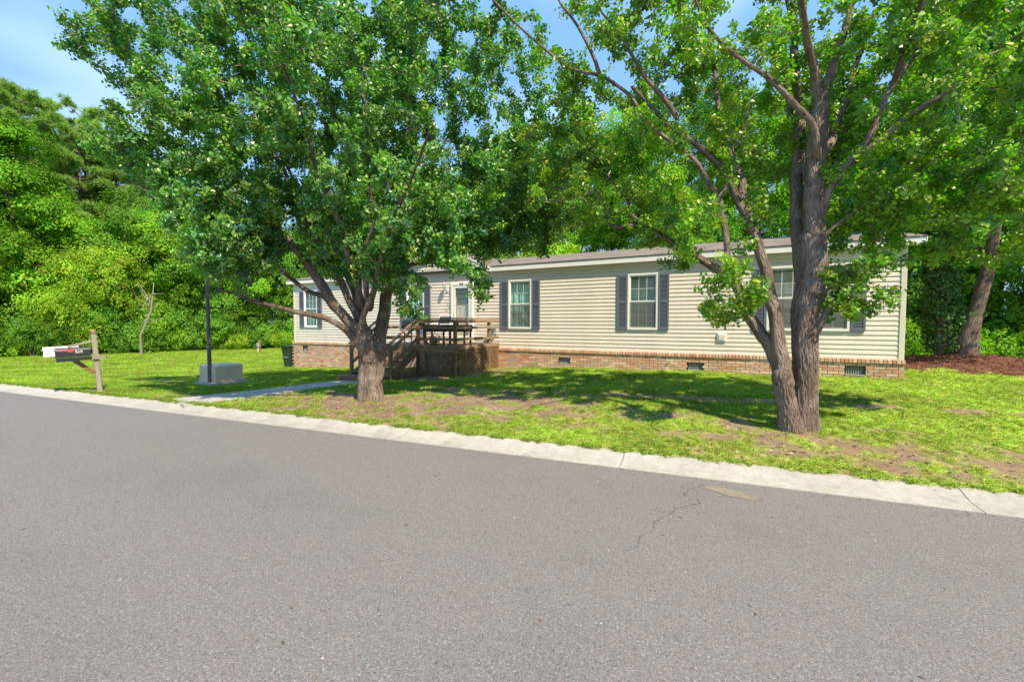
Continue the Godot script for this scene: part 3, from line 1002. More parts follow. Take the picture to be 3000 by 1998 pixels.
func build_gum(sp: Array) -> void:
	var at := Vector3(5.75, ground(5.75, -18.3), -18.3)
	var root := thing("sweetgum_tree", "twin stemmed tree with an ivy clad trunk on the mulch mound", "tree", at)
	var tb := MB.new()
	var s1 := [at + Vector3(0.12, -0.2, 0), at + Vector3(0.15, 0.5, 0), at + Vector3(0.35, 1.4, 0.0), at + Vector3(0.62, 2.8, -0.1), at + Vector3(0.75, 4.5, -0.2), at + Vector3(0.9, 7.5, -0.3), at + Vector3(0.9, 11.0, 0)]
	var pts := PackedVector3Array(); var rad := PackedFloat32Array()
	var r1 := [0.34, 0.27, 0.17, 0.15, 0.135, 0.09, 0.03]
	for i in s1.size() - 1:
		for k in 8:
			pts.append(s1[i].lerp(s1[i + 1], k / 8.0)); rad.append(lerp(float(r1[i]), float(r1[i + 1]), k / 8.0))
	tb.tube(pts, rad, 28, noise, 0.012)
	var t := part(tb, "trunk", M.bark, root)
	t.material_override = M.bark_far
	var ub := MB.new()
	pts = PackedVector3Array(); rad = PackedFloat32Array()
	for k in 40:
		var q := k / 39.0
		pts.append(at + Vector3(-0.35 - 0.25 * q, -0.1 + q * 9.5, -0.1 - q * 0.4)); rad.append(lerp(0.19, 0.04, q))
	ub.tube(pts, rad, 20, noise, 0.012)
	part(ub, "ivy_clad_stem", M.bark_far, root)
	# ivy leaves hugging the left stem
	var ivy := [spray_mesh(9, 0.18, 0.09, 0.9, 0.6, true, false)]
	var buf := PackedFloat32Array()
	for i in 1500:
		var q := pow(rng.randf(), 0.9) * 0.62
		var a := rng.randf() * TAU
		var r: float = lerp(0.22, 0.17, q) * rng.randf_range(0.9, 1.7)
		if i % 9 == 0 and q < 0.12: r += rng.randf() * 0.5
		var p := at + Vector3(-0.35 - 0.25 * q + cos(a) * r, 0.05 + q * 9.5, -0.1 - q * 0.4 + sin(a) * r)
		var v := rng.randf_range(0.7, 1.3)
		inst(buf, basis_to(Vector3(cos(a), 0.3, sin(a)) + rand_dir() * 0.4, 1.0), p, Color(0.11 * v, 0.26 * v, 0.05 * v))
	mm(ivy[0], buf, "ivy", M.leaf, root)
	var star := [spray_mesh(13, 0.35, 0.13, 0.9, 0.5, true), spray_mesh(11, 0.3, 0.12, 1.0, 0.4, true)]
	var lob: Array = []
	for i in 34:
		var a := i * 2.4
		var h := rng.randf_range(3.4, 11.5)
		var out := (3.6 if h < 8.0 else 2.6) * sqrt(rng.randf_range(0.08, 1.0))
		lob.append([at + Vector3(0.3 + cos(a) * out, h, sin(a) * out), rng.randf_range(0.7, 1.25), rng.randf_range(0.8, 1.2)])
	var lb := MB.new()
	for i in range(0, 34, 2):
		var from: Vector3 = at + Vector3(0.7, clampf(lob[i][0].y - at.y - 1.0, 3.0, 9.5), -0.2)
		lb.tube(PackedVector3Array([from, from.lerp(lob[i][0], 0.5) + rand_dir() * 0.15, lob[i][0]]), PackedFloat32Array([0.07, 0.045, 0.012]), 6, null, 0.0, false)
	part(lb, "limbs", M.bark_far, root)
	var bufs: Array[PackedFloat32Array] = [PackedFloat32Array(), PackedFloat32Array()]
	for i in 5600:
		var lo: Array = lob[rng.randi() % lob.size()]
		var d := rand_dir()
		var p: Vector3 = lo[0] + d * lo[1] * Vector3(1, 0.7, 1) * rng.randf_range(0.5, 1.1)
		var v: float = lo[2] * rng.randf_range(0.75, 1.25)
		inst(bufs[i % 2], basis_to(d + Vector3(0, 0.1, 0) + rand_dir() * 0.5, rng.randf_range(0.8, 1.2)), p, Color(0.11 * v, 0.30 * v, 0.045 * v))
	for i in 2: mm(star[i], bufs[i], "crown", M.leaf, root)

# ---------------------------------------------------------------- foliage meshes
func one_leaf(mb: MB, base: Vector3, dir: Vector3, up: Vector3, l: float, w: float, col: Color, fold := 0.25, heart := true) -> void:
	var side := dir.cross(up).normalized()
	var nn := side.cross(dir).normalized()
	mb.col = col
	var prof: Array = [[0.0, 0.30], [0.16, 0.86], [0.42, 1.0], [0.75, 0.55], [1.0, 0.0]] if heart else [[0.0, 0.05], [0.3, 0.8], [0.6, 0.85], [1.0, 0.0]]
	var mid: Array[int] = []
	for q in prof:
		mid.append(mb.vert(base + dir * l * q[0] - nn * l * 0.22 * q[0] * q[0], nn))
	for s in [-1.0, 1.0]:
		var nrm: Vector3 = (nn + side * s * -fold * 1.5).normalized()
		var mids: Array[int] = []
		var edge: Array[int] = []
		for q in prof:
			var p: Vector3 = base + dir * l * q[0] - nn * l * 0.22 * q[0] * q[0]
			mids.append(mb.vert(p, nrm))
			edge.append(mb.vert(p + side * s * w * 0.5 * q[1] + nn * fold * w * 0.5 * q[1], nrm))
		for i in prof.size() - 1:
			if s > 0: mb.idx.append_array(PackedInt32Array([mids[i], edge[i], edge[i + 1], mids[i], edge[i + 1], mids[i + 1]]))
			else: mb.idx.append_array(PackedInt32Array([mids[i], edge[i + 1], edge[i], mids[i], mids[i + 1], edge[i + 1]]))

# a twig along +y carrying hanging leaves
func spray_mesh(count: int, length: float, leaf: float, spread: float, droop: float, heart: bool, twig := true) -> ArrayMesh:
	var mb := MB.new()
	var pts := PackedVector3Array()
	var rad := PackedFloat32Array()
	var bend := Vector3(rng.randf_range(-0.2, 0.2), 0, rng.randf_range(-0.2, 0.2))
	for i in 4:
		var t := i / 3.0
		pts.append(Vector3(0, length * t, 0) + bend * length * t * t)
		rad.append(lerp(0.004, 0.0015, t))
	if twig:
		mb.col = Color(1.6, 0.8, 1.6)
		mb.tube(pts, rad, 3, null, 0.0, false)
	for i in count:
		var t := (i + 0.6) / count
		var a := i * 2.4 + rng.randf_range(-0.5, 0.5)
		var out := Vector3(cos(a), rng.randf_range(-0.1, 0.5), sin(a)).normalized()
		var p := Vector3(0, length * t, 0) + bend * length * t * t + out * leaf * spread * rng.randf_range(0.3, 0.9)
		var dir := (out + Vector3(0, -droop, 0) + Vector3(rng.randfn() * 0.3, rng.randfn() * 0.3, rng.randfn() * 0.3)).normalized()
		var up := Vector3(rng.randfn() * 0.45, 1.0, rng.randfn() * 0.45) - dir * 0.2
		var k := rng.randf_range(0.8, 1.2)
		var yel := rng.randf_range(0.9, 1.25)
		var s := leaf * rng.randf_range(0.72, 1.15)
		one_leaf(mb, p, dir, up.normalized(), s, s * (0.82 if heart else 0.6), Color(k * yel, k, k * 0.95), rng.randf_range(0.1, 0.35), heart)
	return mb.mesh()

func needle_mesh() -> ArrayMesh:
	var mb := MB.new()
	for i in 46:
		var d := Vector3(rng.randfn(), rng.randfn() * 0.7 + 0.45, rng.randfn()).normalized()
		var s := d.cross(Vector3(rng.randfn(), rng.randfn(), rng.randfn())).normalized() * 0.02
		var l := rng.randf_range(0.28, 0.5)
		var k := rng.randf_range(0.75, 1.25)
		mb.col = Color(k, k, k)
		mb.tri(-s, s, d * l)
	return mb.mesh()

func tuft_mesh(count: int, h: float, r: float, w: float) -> ArrayMesh:
	var mb := MB.new()
	for i in count:
		var a := rng.randf() * TAU
		var p := Vector3(cos(a), 0, sin(a)) * r * sqrt(rng.randf())
		var lean := Vector3(rng.randfn() * 0.8, 1.0, rng.randfn() * 0.8).normalized()
		var side := lean.cross(Vector3(rng.randfn(), 0, rng.randfn())).normalized() * w * 0.5
		var hh := h * rng.randf_range(0.55, 1.2)
		var tip := p + lean * hh + Vector3(lean.x, -0.35 * absf(lean.x) - 0.1, lean.z) * hh * 0.6
		var mid := p + lean * hh * 0.6
		var k := rng.randf_range(0.75, 1.25)
		mb.col = Color(k * rng.randf_range(0.9, 1.3), k, k)
		var nn := (lean * 0.5 + Vector3(lean.x, 0.8, lean.z)).normalized()
		var i0 := mb.vert(p - side, nn); mb.vert(p + side, nn); mb.vert(mid + side * 0.8, nn); mb.vert(mid - side * 0.8, nn); mb.vert(tip, nn)
		mb.idx.append_array(PackedInt32Array([i0, i0 + 2, i0 + 1, i0, i0 + 3, i0 + 2, i0 + 3, i0 + 4, i0 + 2]))
	return mb.mesh()

func rand_dir() -> Vector3:
	return Vector3(rng.randfn(), rng.randfn(), rng.randfn()).normalized()

func basis_to(dir: Vector3, s: float) -> Basis:
	var y := dir.normalized()
	var x := y.cross(rand_dir()).normalized()
	return Basis(x, y, x.cross(y)).scaled(Vector3(s, s, s))

# ---------------------------------------------------------------- the two street trees
func smooth_limb(d: Array) -> Array:
	var pts := PackedVector3Array()
	var rad := PackedFloat32Array()
	var k := d.size() / 4
	for i in k - 1:
		var p: Array[Vector3] = []
		for j in [-1, 0, 1, 2]:
			var q: int = clamp(i + j, 0, k - 1)
			p.append(Vector3(d[q * 4], d[q * 4 + 1], d[q * 4 + 2]))
		var steps: int = max(2, int(p[1].distance_to(p[2]) / 0.04))
		for s in steps:
			var t := float(s) / steps
			var q := p[1].cubic_interpolate(p[2], p[0], p[3], t)
			var r: float = lerp(float(d[i * 4 + 3]), float(d[i * 4 + 7]), t)
			var wob := 0.10 * clampf(r * 8.0, 0.2, 0.5)
			q += Vector3(noise_soft.get_noise_3d(q.x * 90, q.y * 90, 0), 0, noise_soft.get_noise_3d(q.x * 90, q.y * 90, 50)) * wob
			pts.append(q); rad.append(r)
	pts.append(Vector3(d[k * 4 - 4], d[k * 4 - 3], d[k * 4 - 2])); rad.append(d[k * 4 - 1])
	return [pts, rad]

func street_tree(limbs: Array, blobs: Array, n_trunk: int, label: String, at: Vector3, dens: float, leaf_col: Color, sprays: Array, size: float) -> Node3D:
	var root := thing("pear_tree", label, "tree", at, "two broad street trees on the front lawn")
	var nodes := PackedVector3Array()
	var tr := MB.new()
	var axis := at + Vector3(0, 2.5, 0)
	var buf: Array[PackedFloat32Array] = []
	for i in sprays.size(): buf.append(PackedFloat32Array())
	for i in limbs.size():
		var sr := smooth_limb(limbs[i])
		var pts: PackedVector3Array = sr[0]
		var rad: PackedFloat32Array = sr[1]
		var last := pts.size() - 1
		var on := (pts[last] - pts[last - 2]).normalized()
		if rad[last] > 0.035:
			# round the stump of a limb that ends thick
			var r9 := rad[last]
			for j in [[0.35, 0.93], [0.65, 0.76], [0.88, 0.48], [1.0, 0.05]]:
				pts.append(pts[last] + on * r9 * j[0] * 0.8); rad.append(r9 * j[1])
		if limbs[i][1] >= 0.6:
			# let a limb grow out of the inside of the wood that bears it
			var into := (pts[3] - pts[0]).normalized()
			var r8 := rad[0]
			pts.insert(0, pts[0] - into * 0.06 - Vector3(0, 0.02, 0)); rad.insert(0, r8 * 0.6)
		if limbs[i][1] < 0.6:
			# root flare below the ground line
			for j in pts.size():
				var h := pts[j].y - at.y
				if h < 0.45: rad[j] += 0.03 * pow(1.0 - h / 0.45, 2.0)
			pts.insert(0, pts[0] - Vector3(0, 0.18, 0)); rad.insert(0, rad[0] + 0.02)
		var thick := rad[0] > 0.10
		for j in range(0, pts.size(), 5):
			if rad[j] < 0.085 and pts[j].y > at.y + 1.6: nodes.append(pts[j])
		var side := int(clamp(rad[0] * 560.0, 8, 120))
		if i in [0, n_trunk]:
			tr.tube(pts, rad, side, noise, 0.013)
		else:
			var lb := MB.new()
			lb.tube(pts, rad, side, noise, clampf(rad[0] * 0.075, 0.0015, 0.011))
			part(lb, "limb", M.bark, root)
	part(tr, "trunk", M.bark, root)
	# targets in the crown; each is joined to the nearest wood by a bent branch
	var targets: Array = []
	for b in blobs:
		for i in int(b[6] * dens):
			var q := rand_dir() * pow(rng.randf(), 0.30)
			var p := Vector3(b[0] + q.x * b[3], b[1] + q.y * b[4], b[2] + q.z * b[5])
			if p.y < at.y + 1.5: continue
			var best := 1e9
			for n in range(0, nodes.size(), 3): best = min(best, nodes[n].distance_squared_to(p))
			targets.append([best, p])
	targets.sort_custom(func(a, b): return a[0] < b[0])
	var br := MB.new()
	for t in targets:
		var p: Vector3 = t[1]
		var best := 1e9
		var bi := 0
		for n in nodes.size():
			var d := nodes[n].distance_squared_to(p)
			if nodes[n].y > p.y: d += 0.5 * (nodes[n].y - p.y)
			if d < best:
				best = d; bi = n
		var a := nodes[bi]
		var l := a.distance_to(p)
		if l < 0.12: continue
		var outward := (p - axis).normalized()
		var ctl := a.lerp(p, 0.5) + Vector3(0, -0.16 * l, 0) + rand_dir() * l * 0.12 + outward * l * 0.08
		var pts := PackedVector3Array()
		var rad := PackedFloat32Array()
		var steps: int = max(3, int(l / 0.14))
		var r0 := 0.006 + 0.0085 * l
		for s in steps + 1:
			var u := float(s) / steps
			var q := a.lerp(ctl, u).lerp(ctl.lerp(p, u), u)
			if s > 0 and s < steps: q += rand_dir() * 0.018
			pts.append(q); rad.append(lerp(r0, 0.0035, u))
			if s > 0 and s % 2 == 0: nodes.append(q)
		br.tube(pts, rad, 4, null, 0.0, false)
		var tone := 1.0 + noise_soft.get_noise_3d(p.x * 60, p.y * 60, p.z * 60) * 0.5
		var reach: float = min(l * 0.9, 1.15)
		var k := int(4 + reach * 8.5)
		for s in k:
			var u := 1.0 - reach / l * rng.randf()
			var q := a.lerp(ctl, u).lerp(ctl.lerp(p, u), u)
			var dir := (rand_dir() + outward * 0.55 + Vector3(0, 0.12, 0)).normalized()
			q += rand_dir() * 0.07
			var sc := size * rng.randf_range(0.75, 1.2)
			var v := rng.randf_range(0.8, 1.2) * tone
			var w := rng.randi() % sprays.size()
			var lc := leaf_col
			var pick := rng.randf()
			if pick < 0.24: lc = Color(leaf_col.r * 0.55, leaf_col.g * 0.68, leaf_col.b * 1.35)
			elif pick > 0.90: lc = Color(leaf_col.r * 1.35, leaf_col.g * 1.12, leaf_col.b)
			inst(buf[w], basis_to(dir, sc), q, Color(lc.r * v * rng.randf_range(0.85, 1.25), lc.g * v, lc.b * v * rng.randf_range(0.8, 1.3)))
	part(br, "branches", M.twig, root).set_meta("kind", "stuff")
	for i in sprays.size():
		mm(sprays[i], buf[i], "crown", M.leaf, root)
	return root

# ---------------------------------------------------------------- trees of the woods
# lobed broadleaf crown: trunk and limbs reach out to clumps of leaf sprays
func broad_tree(called: String, label: String, group: String, x: float, z: float, h: float, r: float, low: float, col: Color, count: int, sprays: Array, size: float, category := "tree") -> Node3D:
	var g := ground(x, z)
	var at := Vector3(x, g, z)
	var root := thing(called, label, category, at, group)
	var tb := MB.new()
	var lean := Vector3(rng.randfn() * 0.04, 0, rng.randfn() * 0.04)
	var top := at + Vector3(0, h * 0.82, 0) + lean * h
	var pts := PackedVector3Array()
	var rad := PackedFloat32Array()
	var tr: float = 0.012 * h + 0.03
	for i in 9:
		var t := i / 8.0
		pts.append(at.lerp(top, t) + Vector3(sin(t * 4.0 + x), 0, cos(t * 5.0 + z)) * 0.015 * h * t - Vector3(0, 0.15 * (1.0 - t), 0))
		rad.append(lerp(tr, 0.03, t) + (0.3 * tr if i == 0 else 0.0))
	tb.tube(pts, rad, 10, noise, tr * 0.06)
	var lobes: Array = []
	var nl := int(9 + h * 0.9)
	for i in nl:
		var t := (i + 0.5) / nl
		var y: float = lerp(low, 1.0, pow(t, 0.9)) + rng.randf_range(-0.04, 0.04)
		var wide: float = sin(clamp((y - low) / (1.0 - low) * 0.86 + 0.14, 0.0, 1.0) * PI) * 0.75 + 0.18
		var a := i * 2.4 + rng.randf_range(-0.5, 0.5)
		var out := r * wide * rng.randf_range(0.45, 0.95)
		var ctr := at + lean * h * y + Vector3(cos(a) * out, h * y * 0.93, sin(a) * out)
		var lr := r * rng.randf_range(0.22, 0.46)
		lobes.append([ctr, Vector3(lr, lr * rng.randf_range(0.5, 0.8), lr), rng.randf_range(0.65, 1.3)])
		if i % 2 == 0:
			var from := pts[int(clamp(y * 7.0 - 1.0, 1, 7))]
			var lp := PackedVector3Array([from, from.lerp(ctr, 0.5) + Vector3(0, -0.05 * r, 0) + rand_dir() * 0.1, ctr])
			tb.tube(lp, PackedFloat32Array([tr * 0.4, tr * 0.25, 0.012]), 5, null, 0.0, false)
	part(tb, "trunk", M.bark_far, root)
	var buf: Array[PackedFloat32Array] = []
	for i in sprays.size(): buf.append(PackedFloat32Array())
	for i in count:
		var lo: Array = lobes[rng.randi() % lobes.size()]
		var d := rand_dir()
		if d.y < -0.3 and rng.randf() < 0.5: d.y = -d.y
		var rr := rng.randf_range(0.7, 1.08)
		var p: Vector3 = lo[0] + d * lo[1] * rr
		if p.y < g + 0.15: continue
		var v: float = lo[2] * rng.randf_range(0.78, 1.25)
		var dir := (d + Vector3(0, 0.35, 0) + rand_dir() * 0.7).normalized()
		inst(buf[rng.randi() % sprays.size()], basis_to(dir, size * rng.randf_range(0.75, 1.25)), p, Color(col.r * v * rng.randf_range(0.85, 1.2), col.g * v, col.b * v))
	for i in sprays.size():
		if buf[i].size() > 0: mm(sprays[i], buf[i], "crown", M.leaf_far, root)
	return root

func shrub(called: String, label: String, group: String, x: float, z: float, h: float, r: float, col: Color, count: int, sprays: Array, size: float) -> void:
	var g := ground(x, z)
	var at := Vector3(x, g, z)
	var root := thing(called, label, "shrub", at, group)
	var sb := MB.new()
	for i in 7:
		var a := i * 0.9 + rng.randf()
		var tip := at + Vector3(cos(a) * r * 0.6, h * rng.randf_range(0.5, 0.85), sin(a) * r * 0.6)
		sb.tube(PackedVector3Array([at + Vector3(cos(a) * 0.05, -0.05, sin(a) * 0.05), at.lerp(tip, 0.5) + Vector3(0, 0.1 * h, 0), tip]), PackedFloat32Array([0.02, 0.014, 0.005]), 5, null, 0.0, false)
	part(sb, "stems", M.twig, root)
	var buf: Array[PackedFloat32Array] = []
	for i in sprays.size(): buf.append(PackedFloat32Array())
	var lobes: Array = []
	for i in 8:
		var a := i * 2.4
		var o := r * rng.randf_range(0.1, 0.65)
		lobes.append([at + Vector3(cos(a) * o, h * rng.randf_range(0.25, 0.72), sin(a) * o), rng.randf_range(0.3, 0.5), rng.randf_range(0.8, 1.2)])
	for i in count:
		var lo: Array = lobes[rng.randi() % 8]
		var d := rand_dir()
		var p: Vector3 = lo[0] + d * Vector3(r, h * 0.75, r) * lo[1] * rng.randf_range(0.6, 1.1)
		if p.y < g + 0.05: p.y = g + rng.randf_range(0.05, 0.3)
		var v: float = lo[2] * rng.randf_range(0.75, 1.25)
		inst(buf[rng.randi() % sprays.size()], basis_to(d + Vector3(0, 0.6, 0) + rand_dir() * 0.5, size * rng.randf_range(0.7, 1.2)), p, Color(col.r * v * rng.randf_range(0.85, 1.2), col.g * v, col.b * v))
	for i in sprays.size(): mm(sprays[i], buf[i], "foliage", M.leaf_far, root)

func pine(label: String, x: float, z: float, h: float, col: Color, needle: Mesh) -> void:
	var g := ground(x, z)
	var at := Vector3(x, g, z)
	var root := thing("pine_tree", label, "tree", at, "tall pines rising out of the woods")
	var tb := MB.new()
	var pts := PackedVector3Array()
	var rad := PackedFloat32Array()
	for i in 10:
		var t := i / 9.0
		pts.append(at + Vector3(sin(t * 3.0 + x) * 0.25 * t, h * t * 0.98 - 0.15 * (1.0 - t), cos(t * 2.0 + z) * 0.25 * t))
		rad.append(lerp(0.24, 0.04, t))
	tb.tube(pts, rad, 9, noise, 0.012)
	var buf := PackedFloat32Array()
	var nb := int(h * 2.6)
	for i in nb:
		var t := lerpf(0.42, 0.99, (i + rng.randf()) / nb)
		var a := i * 2.4 + rng.randf()
		var l := h * 0.17 * (1.15 - t) * 2.0 * rng.randf_range(0.55, 1.1) + 0.5
		var from := at + Vector3(0, h * t * 0.98, 0)
		var tip := from + Vector3(cos(a) * l, l * rng.randf_range(-0.05, 0.45), sin(a) * l)
		tb.tube(PackedVector3Array([from, from.lerp(tip, 0.5) + Vector3(0, -0.06 * l, 0), tip]), PackedFloat32Array([0.05, 0.03, 0.01]), 4, null, 0.0, false)
		var v := rng.randf_range(0.75, 1.25)
		for j in int(9 + l * 7.0):
			var u := 1.0 - 0.6 * pow(rng.randf(), 1.5)
			var p := from.lerp(tip, u) + rand_dir() * rng.randf_range(0.1, 0.55) * Vector3(1, 0.7, 1)
			var w := v * rng.randf_range(0.8, 1.2)
			inst(buf, basis_to(Vector3(rng.randfn() * 0.4, 1, rng.randfn() * 0.4) + (tip - from) / l * 0.4, rng.randf_range(0.8, 1.3)), p, Color(col.r * w, col.g * w, col.b * w))
	part(tb, "trunk", M.bark_far, root)
	mm(needle, buf, "crown", M.leaf_far, root)

# ---------------------------------------------------------------- the house
const WINDOWS := [[-16.48, 0.83, "curtain_green"], [-10.73, 0.83, "curtain_teal"], [-6.43, 0.83, "curtain_teal_screen"], [-2.585, 0.83, "blind_green"], [1.25, 1.66, "blind_pale"]]
const DOOR_X := -8.655

func gable_top(x: float) -> float:
	return 3.43 + max(0.0, 2.1 - absf(x + 9.7)) * 0.45

func brick_color() -> Color:
	var r := rng.randf()
	var k := rng.randf_range(0.88, 1.15)
	var q := Color(0.57, 0.40, 0.28)
	if r < 0.28: q = Color(0.59, 0.34, 0.21)
	elif r < 0.42: q = Color(0.64, 0.50, 0.37)
	elif r < 0.52: q = Color(0.44, 0.38, 0.31)
	elif r < 0.60: q = Color(0.55, 0.27, 0.16)
	elif r < 0.74: q = Color(0.66, 0.46, 0.32)
	return Color(q.r * k, q.g * k, q.b * k)

func build_house() -> void:
	var house := thing("house", "long cream vinyl sided single storey house on a brick skirt", "house", Vector3(-7.275, 0.0, -16.8))
	# solid core so that no light gets in
	var core := MB.new()
	core.box(Vector3(-7.275, 0.12, -12.75), Vector3(20.5, 1.44, 0.2))
	core.box(Vector3(-7.275, 0.12, -21.1), Vector3(20.5, 1.44, 0.2))
	core.box(Vector3(HX0 + 0.17, 0.12, -16.92), Vector3(0.2, 1.44, 8.1))
	core.box(Vector3(HX1 - 0.17, 0.12, -16.92), Vector3(0.2, 1.44, 8.1))
	part(core, "foundation", M.mortar, house)
	build_bricks(house)
	build_siding(house)
	# other three walls, ceiling and a back to the rooms
	var inner := MB.new()
	inner.box(Vector3(-7.275, 2.16, -13.2), Vector3(20.3, 2.5, 0.06))
	inner.box(Vector3(-7.275, 3.40, -16.85), Vector3(20.2, 0.04, 8.3))
	inner.box(Vector3(-7.275, 2.18, -21.14), Vector3(20.4, 2.46, 0.08))
	part(inner, "inner_walls", M.trim, house)
	for s in [0, 1]:
		var x: float = HX1 if s else HX0
		var w := MB.new()
		w.prism(PackedVector3Array([Vector3(x, 0.92, -12.62), Vector3(x, 3.43, -12.62), Vector3(x, 4.40, -16.9), Vector3(x, 3.43, -21.2), Vector3(x, 0.92, -21.2)]), Vector3(-0.06 if s else 0.06, 0, 0))
		part(w, "end_wall", M.siding, house)
		for k in 23:
			var b := MB.new()
			siding_profile(b, Vector3(x, BRICK_TOP + k * ROW, -12.62), Vector3(0, 0, -8.58), Vector3(1 if s else -1, 0, 0))
			part(b, "end_siding_board", M.siding, house)
		var t := MB.new()
		t.box(Vector3(x + (-0.035 if s else 0.035), 2.18, WALL_Z + 0.004), Vector3(0.10, 2.5, 0.05), Basis.IDENTITY, 0.006)
		part(t, "corner_trim", M.trim, house)
	build_roof(house)
	for w in WINDOWS: build_window(house, w[0], w[1], w[2])
	build_door(house)
	# vents in the skirt
	for v in [[2.205, 0.67, 0.37], [-1.2, 0.605, 0.36], [-4.9, 0.615, 0.36], [-16.87, 0.64, 0.31]]:
		var p := Vector3(v[0], v[1], WALL_Z + 0.03)
		var fr := MB.new()
		fr.box(p + Vector3(0, 0, -0.10), Vector3(v[2], 0.2, 0.03))
		fr.box(p + Vector3(-v[2] * 0.5 + 0.008, 0, -0.05), Vector3(0.016, 0.2, 0.1)); fr.box(p + Vector3(v[2] * 0.5 - 0.008, 0, -0.05), Vector3(0.016, 0.2, 0.1))
		fr.box(p + Vector3(0, 0.092, -0.05), Vector3(v[2] - 0.034, 0.016, 0.1))
		var f := part(fr, "foundation_vent", M.dark, house)
		var bars := MB.new()
		for i in 8: bars.box(p + Vector3(-v[2] * 0.42 + i * v[2] * 0.12, -0.01, -0.045), Vector3(0.013, 0.165, 0.02), Basis(Vector3.UP, 0.5))
		part(bars, "vent_bars", M.grey, f)
		var sill := MB.new()
		sill.box(p + Vector3(0, -0.118, -0.035), Vector3(v[2], 0.035, 0.11), Basis.IDENTITY, 0.004)
		part(sill, "vent_sill", M.concrete, f)
	# small white box with a hood on the wall
	var ub := MB.new()
	ub.box(Vector3(-0.565, 1.38, WALL_Z + 0.035), Vector3(0.21, 0.225, 0.03), Basis.IDENTITY, 0.006)
	var u := part(ub, "wall_vent", M.white, house)
	var ul := MB.new()
	ul.box(Vector3(-0.565, 1.375, WALL_Z + 0.056), Vector3(0.135, 0.14, 0.014), Basis.IDENTITY, 0.004)
	part(ul, "vent_flap", M.trim, u)
	# lantern beside the door
	var lp := Vector3(-9.33, 2.96, WALL_Z + 0.018)
	var lb := MB.new()
	lb.box(lp + Vector3(0.05, -0.02, 0.01), Vector3(0.10, 0.20, 0.016), Basis.IDENTITY, 0.004)
	var ln := part(lb, "wall_lantern", M.white, house)
	var arm := MB.new()
	arm.tube(PackedVector3Array([lp + Vector3(0.03, -0.05, 0.02), lp + Vector3(0.01, -0.1, 0.08), lp + Vector3(0, -0.06, 0.13)]), PackedFloat32Array([0.008, 0.008, 0.008]), 6)
	arm.lathe(lp + Vector3(0, -0.06, 0.13), PackedVector2Array([Vector2(0, 0), Vector2(0.05, 0.01), Vector2(0.05, 0.02)]), 6)
	arm.lathe(lp + Vector3(0, 0.12, 0.13), PackedVector2Array([Vector2(0.075, 0), Vector2(0.06, 0.03), Vector2(0.02, 0.07), Vector2(0.012, 0.10), Vector2(0, 0.11)]), 6)
	for i in 6:
		var a := TAU * i / 6
		arm.bar(lp + Vector3(cos(a) * 0.048, -0.05, 0.13 + sin(a) * 0.048), lp + Vector3(cos(a) * 0.068, 0.125, 0.13 + sin(a) * 0.068), 0.007, 0.007, Vector3.RIGHT, 0.0)
	part(arm, "lantern_cage", M.grey, ln)
	var lg := MB.new()
	lg.lathe(lp + Vector3(0, -0.045, 0.13), PackedVector2Array([Vector2(0.042, 0), Vector2(0.062, 0.165)]), 6)
	part(lg, "lantern_glass", M.glass, ln)
	var hk := MB.new()
	hk.tube(PackedVector3Array([Vector3(-9.24, 2.44, WALL_Z + 0.02), Vector3(-9.22, 2.44, WALL_Z + 0.09), Vector3(-9.22, 2.38, WALL_Z + 0.10), Vector3(-9.22, 2.32, WALL_Z + 0.07), Vector3(-9.21, 2.28, WALL_Z + 0.02)]), PackedFloat32Array([0.007, 0.007, 0.007, 0.007, 0.007]), 5)
	part(hk, "wall_hook", M.pole, house)

func brick_box(mb: MB, w: float, h: float) -> void:
	mb.box(Vector3.ZERO, Vector3(w, h, 0.08), Basis.IDENTITY, 0.004)

